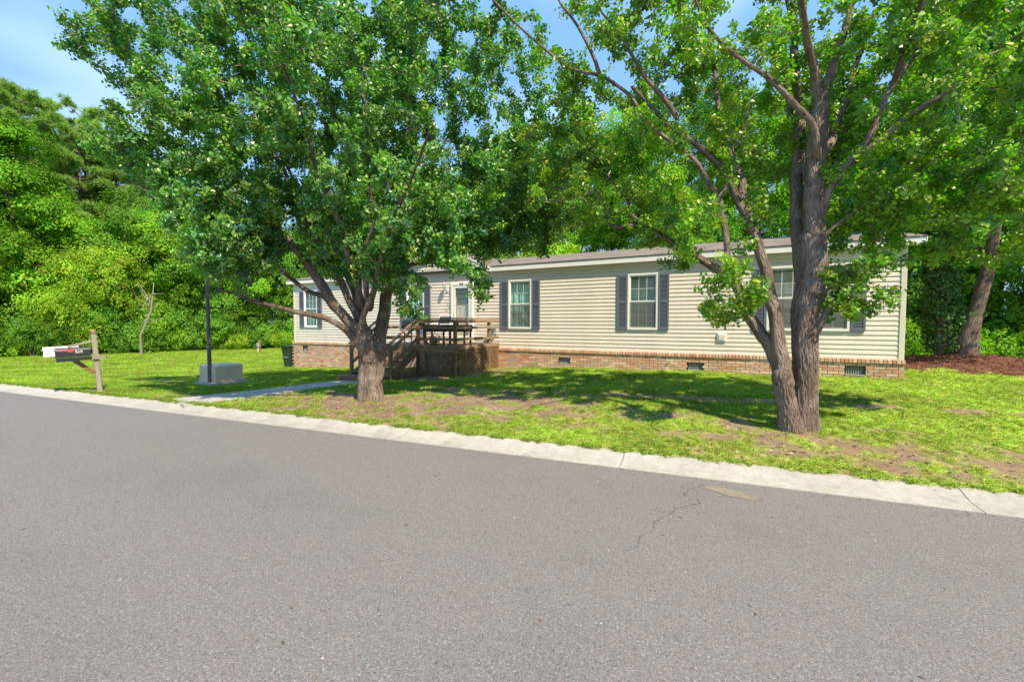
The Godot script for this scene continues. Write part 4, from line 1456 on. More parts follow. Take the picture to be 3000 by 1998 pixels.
func build_bricks(house: Node3D) -> void:
	var pitch := 0.0705
	var bl := 0.203
	var list: Array = []
	var vents := [[2.205, 0.67, 0.37], [-1.2, 0.605, 0.36], [-4.9, 0.615, 0.36], [-16.87, 0.64, 0.31]]
	for k in 20:
		var y := BRICK_TOP - 0.095 - pitch * (k + 0.5)
		var x := HX1 + 0.02 - (0.107 if k % 2 else 0.0)
		if k % 2: list.append([HX1 + 0.02 - 0.048, y, 0.097])
		while x > HX0 - 0.02:
			var a := x - bl
			var b := x
			for v in vents:
				if y > v[1] - 0.15 and y < v[1] + 0.11:
					var va: float = v[0] - v[2] * 0.5 - 0.008
					var vb: float = v[0] + v[2] * 0.5 + 0.008
					if a < vb and b > va:
						if a < va: b = va
						elif b > vb: a = vb
						else: b = a
			if b - a > 0.03 and y + 0.05 > ground((a + b) * 0.5, WALL_Z + 0.1) - 0.06: list.append([(a + b) * 0.5, y, b - a])
			x -= bl + 0.0105
	list.sort_custom(func(p, q): return p[0] > q[0])
	var shared := {}
	var rest := MB.new()
	var made := 0
	for p in list:
		if made < 300:
			var key := "%.3f_%d" % [snappedf(p[2], 0.004), rng.randi() % 9]
			if not shared.has(key):
				var mb := MB.new()
				mb.col = brick_color()
				brick_box(mb, p[2], 0.0605)
				shared[key] = mb.mesh()
			put(shared[key], "brick", M.brick, house, Vector3(p[0], p[1], WALL_Z + 0.002 + rng.randf_range(-0.002, 0.002)))
			made += 1
		else:
			rest.col = brick_color()
			rest.box(Vector3(p[0], p[1], WALL_Z + 0.002 + rng.randf_range(-0.002, 0.002)), Vector3(p[2], 0.0605, 0.08), Basis.IDENTITY, 0.004)
	# the right-hand end of the skirt
	for k in 7:
		for i in 40:
			rest.col = brick_color()
			rest.box(Vector3(HX1 - 0.02, BRICK_TOP - 0.095 - pitch * (k + 0.5), WALL_Z - 0.16 - i * 0.2135 - (0.1 if k % 2 else 0.0)), Vector3(0.08, 0.0605, bl), Basis.IDENTITY, 0.004)
	part(rest, "bricks_farther_along", M.brick, house).set_meta("kind", "stuff")
	# row of bricks on edge that caps the skirt
	var caps: Array = []
	for i in 8:
		var mb := MB.new()
		mb.col = brick_color()
		mb.box(Vector3.ZERO, Vector3(0.0675, 0.088, 0.13), Basis.IDENTITY, 0.005)
		caps.append(mb.mesh())
	var x := HX1 + 0.03
	while x > HX0 - 0.03:
		put(caps[rng.randi() % 8], "cap_brick", M.brick, house, Vector3(x - 0.034, BRICK_TOP - 0.047 + rng.randf_range(-0.002, 0.002), WALL_Z + 0.002 + rng.randf_range(-0.003, 0.003)))
		x -= 0.0775

# one course of vinyl siding with a lap, pushed from a point along a vector
func siding_profile(mb: MB, a: Vector3, push: Vector3, out: Vector3) -> void:
	var pr := [[-0.012, 0.004], [0.0165, 0.0], [0.0175, 0.010], [0.0135, 0.062], [0.0065, 0.078], [0.0035, 0.084], [0.003, 0.1085], [-0.012, 0.1085]]
	var prev: Vector3
	for i in pr.size() + 1:
		var q: Array = pr[i % pr.size()]
		var p: Vector3 = a + out * q[0] + Vector3.UP * q[1]
		if i > 0:
			if out.x == 0.0 or push.z < 0.0 and out.x > 0: mb.quad(prev, prev + push, p + push, p)
			else: mb.quad(prev + push, prev, p, p + push)
		prev = p
	for e in [Vector3.ZERO, push]:
		for i in range(1, pr.size() - 1):
			mb.tri(a + e + out * pr[0][0] + Vector3.UP * pr[0][1], a + e + out * pr[i][0] + Vector3.UP * pr[i][1], a + e + out * pr[i + 1][0] + Vector3.UP * pr[i + 1][1])

func build_siding(house: Node3D) -> void:
	var holes: Array = []
	for w in WINDOWS: holes.append([w[0] - w[1] * 0.5 + 0.03, w[0] + w[1] * 0.5 - 0.03, BRICK_TOP + 6 * ROW, BRICK_TOP + 20 * ROW])
	holes.append([DOOR_X - 0.42, DOOR_X + 0.42, BRICK_TOP + ROW, BRICK_TOP + 20 * ROW])
	for k in 32:
		var y := BRICK_TOP + k * ROW
		var x0 := HX0 + 0.05
		var x1 := HX1 - 0.05
		if k >= 23:
			var half: float = 2.1 - (y - 3.43 + ROW) / 0.45
			if half < 0.1: continue
			x0 = -9.7 - half; x1 = -9.7 + half
		var spans: Array = [[x0, x1]]
		for h in holes:
			if y + ROW * 0.5 > h[2] and y + ROW * 0.5 < h[3]:
				var nxt: Array = []
				for s in spans:
					if h[0] > s[1] or h[1] < s[0]: nxt.append(s)
					else:
						if h[0] > s[0]: nxt.append([s[0], h[0]])
						if h[1] < s[1]: nxt.append([h[1], s[1]])
				spans = nxt
		# joints every 3.66 m, staggered from course to course
		var cut := HX1 - 1.45 - fmod((k / 2) * 1.37 + (k % 2) * 0.001, 3.66)
		for s in spans:
			var b: float = s[1]
			var c := cut
			while c > b - 0.02: c -= 3.66
			var flip := 0
			while b > s[0] + 0.001:
				var a: float = max(s[0], c)
				if a - s[0] < 0.05: a = s[0]
				var mb := MB.new()
				siding_profile(mb, Vector3(a, y, WALL_Z + 0.0012 * (flip % 2)), Vector3(b - a, 0, 0), Vector3(0, 0, 1))
				part(mb, "siding_board", M.siding, house)
				b = a
				c = a - 3.66
				flip += 1

func build_roof(house: Node3D) -> void:
	var ey := 3.60
	var ez := WALL_Z + 0.15
	var rz := -16.9
	var pit := 0.207
	var rx0 := HX0 - 0.3
	var rx1 := HX1 + 0.3
	var deck := MB.new()
	var ry := ey + (ez - rz) * pit
	deck.prism(PackedVector3Array([Vector3(rx0, ey - 0.03, ez - 0.02), Vector3(rx0, ry - 0.03, rz), Vector3(rx0, ey - 0.03, 2 * rz - ez), Vector3(rx0, ey - 0.11, 2 * rz - ez), Vector3(rx0, ry - 0.11, rz), Vector3(rx0, ey - 0.11, ez - 0.02)]), Vector3(rx1 - rx0, 0, 0))
	var roof := part(deck, "roof", M.dark, house)
	# shingle tabs, course over course
	var sh := MB.new()
	var exp := 0.143
	var rows := int((ez - rz) / exp)
	for s in [1, -1]:
		for i in rows + 1:
			var z0: float = ez + 0.02 - i * exp
			var z1: float = max(z0 - exp * 1.15, rz)
			if z0 <= rz: continue
			var y0: float = ey + (ez - z0) * pit
			var y1: float = ey + (ez - z1) * pit
			var x := rx0 - fmod(i * 0.37, 0.3)
			while x < rx1:
				var w := 0.3 + rng.randf_range(-0.05, 0.05)
				var a: float = max(x, rx0)
				var b: float = min(x + w - 0.006, rx1)
				if s > 0 and a > -11.9 and b < -7.5 and y0 < gable_top((a + b) * 0.5) + 0.05:
					x += w
					continue
				if b > a:
					var k := rng.randf_range(0.75, 1.3)
					sh.col = Color(0.185 * k, 0.155 * k, 0.13 * k)
					var za := z0 if s > 0 else 2 * rz - z0
					var zb := z1 if s > 0 else 2 * rz - z1
					sh.box(Vector3((a + b) * 0.5, (y0 + y1) * 0.5 + 0.006, (za + zb) * 0.5), Vector3(b - a, 0.008, absf(z0 - z1) * 1.02), Basis(Vector3.RIGHT, (atan(pit) + 0.03) * s))
				x += w
	part(sh, "shingles", M.shingle, roof).set_meta("kind", "stuff")
	# eave: white fascia and soffit, broken by the gable
	for seg in [[rx0, -11.82], [-7.58, rx1]]:
		var f := MB.new()
		f.box(Vector3((seg[0] + seg[1]) * 0.5, 3.51, ez - 0.012), Vector3(seg[1] - seg[0], 0.155, 0.025), Basis.IDENTITY, 0.004)
		part(f, "fascia_board", M.white, house)
		var so := MB.new()
		so.box(Vector3((seg[0] + seg[1]) * 0.5, 3.441, ez - 0.085), Vector3(seg[1] - seg[0], 0.012, 0.125))
		part(so, "soffit", M.trim, house)
	for s in [0, 1]:
		var x: float = rx1 - 0.012 if s else rx0 + 0.012
		for d in [1, -1]:
			var r := MB.new()
			var za := ez - 0.03
			r.bar(Vector3(x, 3.50, za if d > 0 else 2 * rz - za), Vector3(x, ry - 0.10, rz), 0.022, 0.15)
			part(r, "rake_board", M.white, house)
	# gable over the door
	var ap := Vector3(-9.7, 4.375 + 0.13, 0)
	var zf := WALL_Z + 0.18
	for s in [-1, 1]:
		var foot := Vector3(-9.7 + s * 2.25, 3.43 + 0.06, 0)
		var r := MB.new()
		r.bar(Vector3(foot.x, foot.y, zf), Vector3(ap.x, ap.y - 0.055, zf), 0.025, 0.15)
		part(r, "gable_rake", M.white, house)
		var so := MB.new()
		so.quad(Vector3(foot.x, foot.y - 0.05, zf), Vector3(ap.x, ap.y - 0.12, zf), Vector3(ap.x, ap.y - 0.12, WALL_Z - 0.01), Vector3(foot.x, foot.y - 0.05, WALL_Z - 0.01))
		part(so, "gable_soffit", M.trim, house)
		var sl := MB.new()
		for i in 13:
			for j in 16:
				var k := rng.randf_range(0.75, 1.3)
				sl.col = Color(0.185 * k, 0.155 * k, 0.13 * k)
				var t0 := i / 13.0
				var t1 := (i + 1.12) / 13.0
				var z0: float = zf + 0.03 - j * 0.29 - fmod(i * 0.11, 0.29)
				var ya: float = lerp(foot.y, ap.y, t0) + 0.035
				var yb: float = lerp(foot.y, ap.y, min(t1, 1.0)) + 0.028
				if ey + (ez - z0) * pit > yb + 0.05: continue
				var xa: float = lerp(foot.x, ap.x, t0)
				var xb: float = lerp(foot.x, ap.x, min(t1, 1.0))
				if s > 0: sl.quad(Vector3(xa, ya, z0), Vector3(xa, ya, z0 - 0.285), Vector3(xb, yb, z0 - 0.285), Vector3(xb, yb, z0))
				else: sl.quad(Vector3(xa, ya, z0), Vector3(xb, yb, z0), Vector3(xb, yb, z0 - 0.285), Vector3(xa, ya, z0 - 0.285))
		sl.bar(Vector3(foot.x, foot.y + 0.018, zf + 0.02), Vector3(ap.x, ap.y + 0.018, zf + 0.02), 0.02, 0.012)
		part(sl, "gable_shingles", M.shingle, roof).set_meta("kind", "stuff")
	var back := MB.new()
	back.prism(PackedVector3Array([Vector3(-11.8, 3.43, WALL_Z - 0.03), Vector3(-7.6, 3.43, WALL_Z - 0.03), Vector3(-9.7, 4.37, WALL_Z - 0.03)]), Vector3(0, 0, -0.04))
	part(back, "gable_wall", M.siding, house)

func build_window(house: Node3D, cx: float, w: float, kind: String) -> void:
	var y0 := 1.555
	var y1 := 3.125
	var z := WALL_Z + 0.022
	var fr := MB.new()
	var t := 0.052
	fr.box(Vector3(cx - w * 0.5 + t * 0.5, (y0 + y1) * 0.5, z - 0.02), Vector3(t, y1 - y0, 0.085), Basis.IDENTITY, 0.005)
	fr.box(Vector3(cx + w * 0.5 - t * 0.5, (y0 + y1) * 0.5, z - 0.02), Vector3(t, y1 - y0, 0.085), Basis.IDENTITY, 0.005)
	fr.box(Vector3(cx, y1 - t * 0.5, z - 0.021), Vector3(w - 2 * t, t, 0.085), Basis.IDENTITY, 0.005)
	fr.box(Vector3(cx, y0 + t * 0.5, z - 0.017), Vector3(w - 2 * t, t, 0.092), Basis.IDENTITY, 0.005)
	var lights: Array = [[cx - w * 0.5 + t, cx + w * 0.5 - t]]
	if w > 1.2:
		fr.box(Vector3(cx, (y0 + y1) * 0.5, z - 0.022), Vector3(0.07, y1 - y0 - 2 * t, 0.083), Basis.IDENTITY, 0.005)
		lights = [[cx - w * 0.5 + t, cx - 0.035], [cx + 0.035, cx + w * 0.5 - t]]
	var win := part(fr, "window", M.white, house)
	var ym := 2.335
	for l in lights:
		var a: float = l[0]
		var b: float = l[1]
		for up in [0, 1]:
			var ya: float = ym if up else y0 + t
			var yb: float = y1 - t if up else ym
			var zs: float = z - 0.012 if up else z - 0.03
			var sash := MB.new()
			var st := 0.032
			sash.box(Vector3(a + st * 0.5, (ya + yb) * 0.5, zs), Vector3(st, yb - ya, 0.03), Basis.IDENTITY, 0.003)
			sash.box(Vector3(b - st * 0.5, (ya + yb) * 0.5, zs), Vector3(st, yb - ya, 0.03), Basis.IDENTITY, 0.003)
			sash.box(Vector3((a + b) * 0.5, yb - st * 0.5, zs + 0.001), Vector3(b - a - 2 * st, st, 0.03), Basis.IDENTITY, 0.003)
			sash.box(Vector3((a + b) * 0.5, ya + st * 0.5, zs + 0.001), Vector3(b - a - 2 * st, st, 0.03), Basis.IDENTITY, 0.003)
			part(sash, "sash", M.white, win)
			var mun := MB.new()
			for i in [1, 2]: mun.box(Vector3(lerp(a + st, b - st, i / 3.0), (ya + yb) * 0.5, zs - 0.011), Vector3(0.014, yb - ya - 2 * st, 0.008))
			mun.box(Vector3((a + b) * 0.5, (ya + yb) * 0.5, zs - 0.0125), Vector3(b - a - 2 * st, 0.014, 0.008))
			part(mun, "muntins", M.white, win)
			for i in 3:
				for j in 2:
					var pn := MB.new()
					var xa: float = lerp(a + st, b - st, i / 3.0) + 0.001
					var xb: float = lerp(a + st, b - st, (i + 1) / 3.0) - 0.001
					var p0: float = lerp(ya + st, yb - st, j / 2.0) + 0.001
					var p1: float = lerp(ya + st, yb - st, (j + 1) / 2.0) - 0.001
					pn.quad(Vector3(xa, p0, zs - 0.005), Vector3(xb, p0, zs - 0.005), Vector3(xb, p1, zs - 0.005), Vector3(xa, p1, zs - 0.005))
					part(pn, "pane", M.glass, win)
			if up == 0 and kind != "curtain_green":
				var sc := MB.new()
				var cols := 16
				var pp := PackedVector3Array()
				for i in 9:
					for j in cols:
						var sag: float = 0.006 * sin(j * 0.55 + i * 0.8) if kind == "curtain_teal_screen" else 0.0
						pp.append(Vector3(lerp(a, b, j / (cols - 1.0)), lerp(ya, yb - 0.03, i / 8.0), z - 0.006 + sag))
				sc.grid(9, cols, pp)
				part(sc, "insect_screen", M.screen, win)
	# what hangs behind the glass
	var bl := MB.new()
	var zb := WALL_Z - 0.11
	if kind.begins_with("blind"):
		var k := 54
		for i in k:
			var yy: float = lerp(y0 + 0.06, y1 - 0.05, (i + 0.5) / k)
			bl.box(Vector3(cx, yy, zb), Vector3(w - 0.12, 0.0018, 0.029), Basis(Vector3.RIGHT, 0.62))
		for s in [-0.28, 0.28]: bl.box(Vector3(cx + s * w, (y0 + y1) * 0.5, zb + 0.018), Vector3(0.004, y1 - y0 - 0.1, 0.003))
		part(bl, "blind", M.blind_green if kind == "blind_green" else M.blind, win)
	else:
		var cols := 60
		var pp := PackedVector3Array()
		for i in 2:
			for j in cols:
				pp.append(Vector3(lerp(cx - w * 0.5 + 0.03, cx + w * 0.5 - 0.03, j / (cols - 1.0)), y0 + 0.03 + i * (y1 - y0 - 0.06), zb + 0.022 * sin(j * 0.62 + sin(j * 0.21) * 2.0)))
		bl.grid(2, cols, pp)
		part(bl, "curtain", M.curtain_dark if kind == "curtain_green" else M.curtain, win)
	# shutters
	for s in [-1, 1]:
		var sx: float = cx + s * (w * 0.5 + 0.15)
		var sf := MB.new()
		var zz := WALL_Z + 0.034
		for q in [-1, 1]: sf.box(Vector3(sx + q * 0.117, 2.335, zz), Vector3(0.05, 1.56, 0.034), Basis.IDENTITY, 0.005)
		for q in [[1.585, 0.07], [2.335, 0.08], [3.08, 0.07]]: sf.box(Vector3(sx, q[0], zz + 0.001), Vector3(0.184, q[1], 0.034), Basis.IDENTITY, 0.005)
		sf.box(Vector3(sx, 2.335, zz - 0.014), Vector3(0.184, 1.4, 0.006))
		var so := part(sf, "shutter", M.shutter, house)
		var lv := MB.new()
		for q in [[1.625, 2.29], [2.38, 3.04]]:
			var n := 19
			for i in n: lv.box(Vector3(sx, lerp(q[0], q[1], (i + 0.5) / n), zz + 0.001), Vector3(0.184, 0.006, 0.032), Basis(Vector3.RIGHT, 0.75))
		part(lv, "louvres", M.shutter, so)

func build_door(house: Node3D) -> void:
	var y0 := 1.11
	var y1 := 3.13
	var z := WALL_Z + 0.025
	var fr := MB.new()
	for s in [-1, 1]: fr.box(Vector3(DOOR_X + s * 0.415, (y0 + y1) * 0.5, z), Vector3(0.085, y1 - y0, 0.09), Basis.IDENTITY, 0.006)
	fr.box(Vector3(DOOR_X, y1 - 0.05, z + 0.001), Vector3(0.745, 0.10, 0.09), Basis.IDENTITY, 0.006)
	fr.box(Vector3(DOOR_X, y0 + 0.02, z), Vector3(0.745, 0.04, 0.12), Basis.IDENTITY, 0.006)
	part(fr, "door_frame", M.white, house)
	var st := MB.new()
	for s in [-1, 1]: st.box(Vector3(DOOR_X + s * 0.322, 2.09, z + 0.02), Vector3(0.10, 1.88, 0.035), Basis.IDENTITY, 0.006)
	for q in [[2.985, 0.09], [1.23, 0.16], [1.82, 0.05]]: st.box(Vector3(DOOR_X, q[0], z + 0.021), Vector3(0.544, q[1], 0.035), Basis.IDENTITY, 0.005)
	var storm := part(st, "storm_door", M.white, house)
	var gl := MB.new()
	gl.quad(Vector3(DOOR_X - 0.272, 1.3, z + 0.015), Vector3(DOOR_X + 0.272, 1.3, z + 0.015), Vector3(DOOR_X + 0.272, 2.94, z + 0.015), Vector3(DOOR_X - 0.272, 2.94, z + 0.015))
	part(gl, "storm_pane", M.glass, storm)
	var hd := MB.new()
	hd.tube(PackedVector3Array([Vector3(DOOR_X - 0.33, 2.02, z + 0.04), Vector3(DOOR_X - 0.33, 2.02, z + 0.09), Vector3(DOOR_X - 0.24, 2.0, z + 0.10)]), PackedFloat32Array([0.012, 0.012, 0.009]), 6)
	hd.tube(PackedVector3Array([Vector3(DOOR_X - 0.27, 1.93, z + 0.045), Vector3(DOOR_X + 0.27, 1.93, z + 0.045)]), PackedFloat32Array([0.011, 0.011]), 6)
	part(hd, "handle", M.grey, storm)
	var dr := MB.new()
	dr.box(Vector3(DOOR_X, 2.09, WALL_Z - 0.07), Vector3(0.82, 1.94, 0.045))
	var panel := part(dr, "entry_door", M.door, house)
	var mo := MB.new()
	for s in [-1, 1]:
		for q in [[1.98, 0.62], [1.42, 0.36]]:
			for e in [-1, 1]:
				mo.box(Vector3(DOOR_X + s * 0.17 + e * 0.10, q[0], WALL_Z - 0.043), Vector3(0.02, q[1], 0.016), Basis.IDENTITY, 0.004)
				mo.box(Vector3(DOOR_X + s * 0.17, q[0] + e * (q[1] * 0.5 - 0.01), WALL_Z - 0.0425), Vector3(0.18, 0.02, 0.016), Basis.IDENTITY, 0.004)
	part(mo, "moulding", M.door, panel)
	var lt := MB.new()
	lt.box(Vector3(DOOR_X + 0.03, 2.66, WALL_Z - 0.041), Vector3(0.50, 0.46, 0.012))
	part(lt, "door_light", M.curtain_dark, panel)
	var lm := MB.new()
	for i in 5: lm.box(Vector3(DOOR_X + 0.03 - 0.25 + i * 0.125, 2.66, WALL_Z - 0.03), Vector3(0.014, 0.48, 0.014))
	for i in 4: lm.box(Vector3(DOOR_X + 0.03, 2.43 + i * 0.155, WALL_Z - 0.029), Vector3(0.5, 0.016, 0.014))
	part(lm, "light_grid", M.black, panel)
	var tm := TextMesh.new()
	tm.text = "828"
	tm.font = SystemFont.new()
	tm.font.font_names = PackedStringArray(["Droid Sans"])
	tm.font_size = 32
	tm.pixel_size = 0.0028
	tm.depth = 0.006
	put(tm, "house_number", M.black, house, Vector3(DOOR_X, 3.085, z + 0.05))

# ---------------------------------------------------------------- the deck and what stands on it
func build_deck() -> void:
	var deck := thing("porch_deck", "weathered wooden entry deck with lattice skirt, rails and front steps", "deck", Vector3(-8.7, 0.2, -11.3))
	var X1 := -7.19
	var X0 := -10.2
	var ZF := -10.09
	var FL := 1.10
	var n := 17
	for i in n:
		var b := MB.new()
		b.box(Vector3((X0 + X1) * 0.5, FL - 0.019, lerp(ZF - 0.05, -12.5, i / (n - 1.0))), Vector3(X1 - X0 + 0.02, 0.036, 0.139), Basis.IDENTITY, 0.004)
		part(b, "deck_board", M.wood, deck)
	var rims := [[Vector3(X0, 0.985, ZF), Vector3(X1, 0.985, ZF)], [Vector3(X1, 0.985, ZF - 0.04), Vector3(X1, 0.985, -12.55)], [Vector3(X0, 0.985, ZF - 0.04), Vector3(X0, 0.985, -12.55)]]
	for r in rims:
		var b := MB.new()
		b.bar(r[0], r[1], 0.038, 0.185)
		part(b, "rim_board", M.wood, deck)
	for i in 5:
		var b := MB.new()
		b.box(Vector3(X0 + 0.5 + i * 0.5, 0.98, -11.3), Vector3(0.038, 0.18, 2.4))
		part(b, "joist", M.wood, deck)
	for p in [[X1 - 0.05, ZF - 0.07, 1.83], [X1 - 0.05, -12.0, 1.83], [-8.58, ZF - 0.07, 1.86], [X1 - 0.05, -12.52, 1.04], [X0 + 0.05, ZF - 0.07, 1.86], [X0 + 0.05, -12.45, 1.86], [-8.56, -9.0, 1.13], [-10.06, -9.0, 1.13]]:
		var b := MB.new()
		var g := ground(p[0], p[1]) - 0.12
		b.box(Vector3(p[0], (g + p[2]) * 0.5, p[1]), Vector3(0.088, p[2] - g, 0.088), Basis.IDENTITY, 0.006)
		part(b, "post", M.wood_brown, deck)
	var rails := [
		[Vector3(-8.6, 1.875, ZF - 0.03), Vector3(X1 + 0.06, 1.875, ZF - 0.03), 0.14, 0.036], [Vector3(-8.62, 1.80, ZF), Vector3(X1 - 0.01, 1.80, ZF), 0.038, 0.088],
		[Vector3(-8.62, 1.61, ZF), Vector3(X1 - 0.01, 1.61, ZF), 0.038, 0.088], [Vector3(-8.62, 1.28, ZF), Vector3(X1 - 0.01, 1.28, ZF), 0.038, 0.088],
		[Vector3(X1 - 0.03, 1.877, ZF - 0.11), Vector3(X1 - 0.03, 1.877, -12.5), 0.14, 0.036], [Vector3(X1 + 0.012, 1.80, ZF - 0.02), Vector3(X1 + 0.012, 1.80, -12.5), 0.038, 0.088],
		[Vector3(X1 + 0.012, 1.61, ZF - 0.02), Vector3(X1 + 0.012, 1.61, -12.5), 0.038, 0.088], [Vector3(X1 + 0.012, 1.28, ZF - 0.02), Vector3(X1 + 0.012, 1.28, -12.5), 0.038, 0.088],
		[Vector3(X0 + 0.03, 1.877, ZF - 0.05), Vector3(X0 + 0.03, 1.877, -12.5), 0.14, 0.036], [Vector3(X0 - 0.01, 1.61, ZF - 0.02), Vector3(X0 - 0.01, 1.61, -12.5), 0.038, 0.088], [Vector3(X0 - 0.01, 1.28, ZF - 0.02), Vector3(X0 - 0.01, 1.28, -12.5), 0.038, 0.088],
		[Vector3(-8.56, 1.90, ZF - 0.06), Vector3(-8.56, 1.16, -8.93), 0.10, 0.036], [Vector3(-8.505, 1.76, ZF - 0.06), Vector3(-8.505, 1.02, -8.97), 0.038, 0.088], [Vector3(-8.505, 1.36, ZF - 0.06), Vector3(-8.505, 0.62, -8.97), 0.038, 0.088],
		[Vector3(-10.06, 1.90, ZF - 0.06), Vector3(-10.06, 1.16, -8.93), 0.10, 0.036], [Vector3(-10.005, 1.76, ZF - 0.06), Vector3(-10.005, 1.02, -8.97), 0.038, 0.088], [Vector3(-10.005, 1.36, ZF - 0.06), Vector3(-10.005, 0.62, -8.97), 0.038, 0.088]]
	for r in rails:
		var b := MB.new()
		b.bar(r[0], r[1], r[2], r[3], Vector3.UP, 0.005)
		part(b, "rail", M.wood, deck)
	# steps towards the street
	for i in 4:
		var y := FL - 0.18 * (i + 1)
		var z := ZF + 0.02 + 0.27 * i
		var b := MB.new()
		b.box(Vector3(-9.31, y - 0.019, z + 0.14), Vector3(1.44, 0.038, 0.285), Basis.IDENTITY, 0.005)
		part(b, "tread", M.wood, deck)
		var r := MB.new()
		r.box(Vector3(-9.31, y - 0.03 + 0.09, z + 0.008), Vector3(1.38, 0.14, 0.02))
		part(r, "riser", M.wood_brown, deck)
	var bt := MB.new()
	bt.box(Vector3(-9.45, ground(-9.45, -8.85) + 0.07, -8.78), Vector3(1.5, 0.14, 0.36), Basis.IDENTITY, 0.006)
	part(bt, "bottom_step", M.wood_brown, deck)
	for x in [-8.6, -10.02]:
		var s := MB.new()
		s.bar(Vector3(x, 0.92, ZF + 0.02), Vector3(x, 0.20, -8.98), 0.036, 0.24)
		part(s, "stringer", M.wood_brown, deck)
	# lattice: two layers of crossing laths, clipped to their panels
	lattice(deck, Vector3(X1 + 0.03, 0, ZF - 0.13), Vector3(0, 0, -1), Vector3(1, 0, 0), 2.26, 0.16, 1.0)
	lattice(deck, Vector3(-8.5, 0, ZF + 0.03), Vector3(1, 0, 0), Vector3(0, 0, 1), 1.22, 0.14, 0.9)
	lattice(deck, Vector3(-8.53, 0, -9.06), Vector3(0, 0, -1), Vector3(1, 0, 0), 1.0, 0.10, 0.45)
	for q in [[Vector3(X1 + 0.045, 1.02, ZF - 0.1), Vector3(X1 + 0.045, 1.02, -12.5)]]:
		var b := MB.new()
		b.bar(q[0], q[1], 0.02, 0.06)
		part(b, "lattice_trim", M.wood, deck)
	build_deck_goods(FL)

func lattice(deck: Node3D, o: Vector3, ux: Vector3, out: Vector3, w: float, y0: float, y1: float) -> void:
	var h := y1 - y0
	var step := 0.128
	for layer in 2:
		var c := -h
		while c < w:
			# line u = c + t (rising) or u = c + h - t
			var a := Vector2(c, 0) if layer == 0 else Vector2(c, h)
			var b := Vector2(c + h, h) if layer == 0 else Vector2(c + h, 0)
			var d := b - a
			var t0: float = clamp(-a.x / d.x, 0.0, 1.0)
			var t1: float = clamp((w - a.x) / d.x, 0.0, 1.0)
			if t1 - t0 > 0.04:
				var p := a + d * t0
				var q := a + d * t1
				var mb := MB.new()
				var lift := out * (0.004 + 0.0085 * layer)
				mb.bar(o + ux * p.x + Vector3.UP * (y0 + p.y) + lift, o + ux * q.x + Vector3.UP * (y0 + q.y) + lift, 0.008, 0.031, out.cross(ux), 0.0)
				part(mb, "lath", M.wood_brown, deck)
			c += step

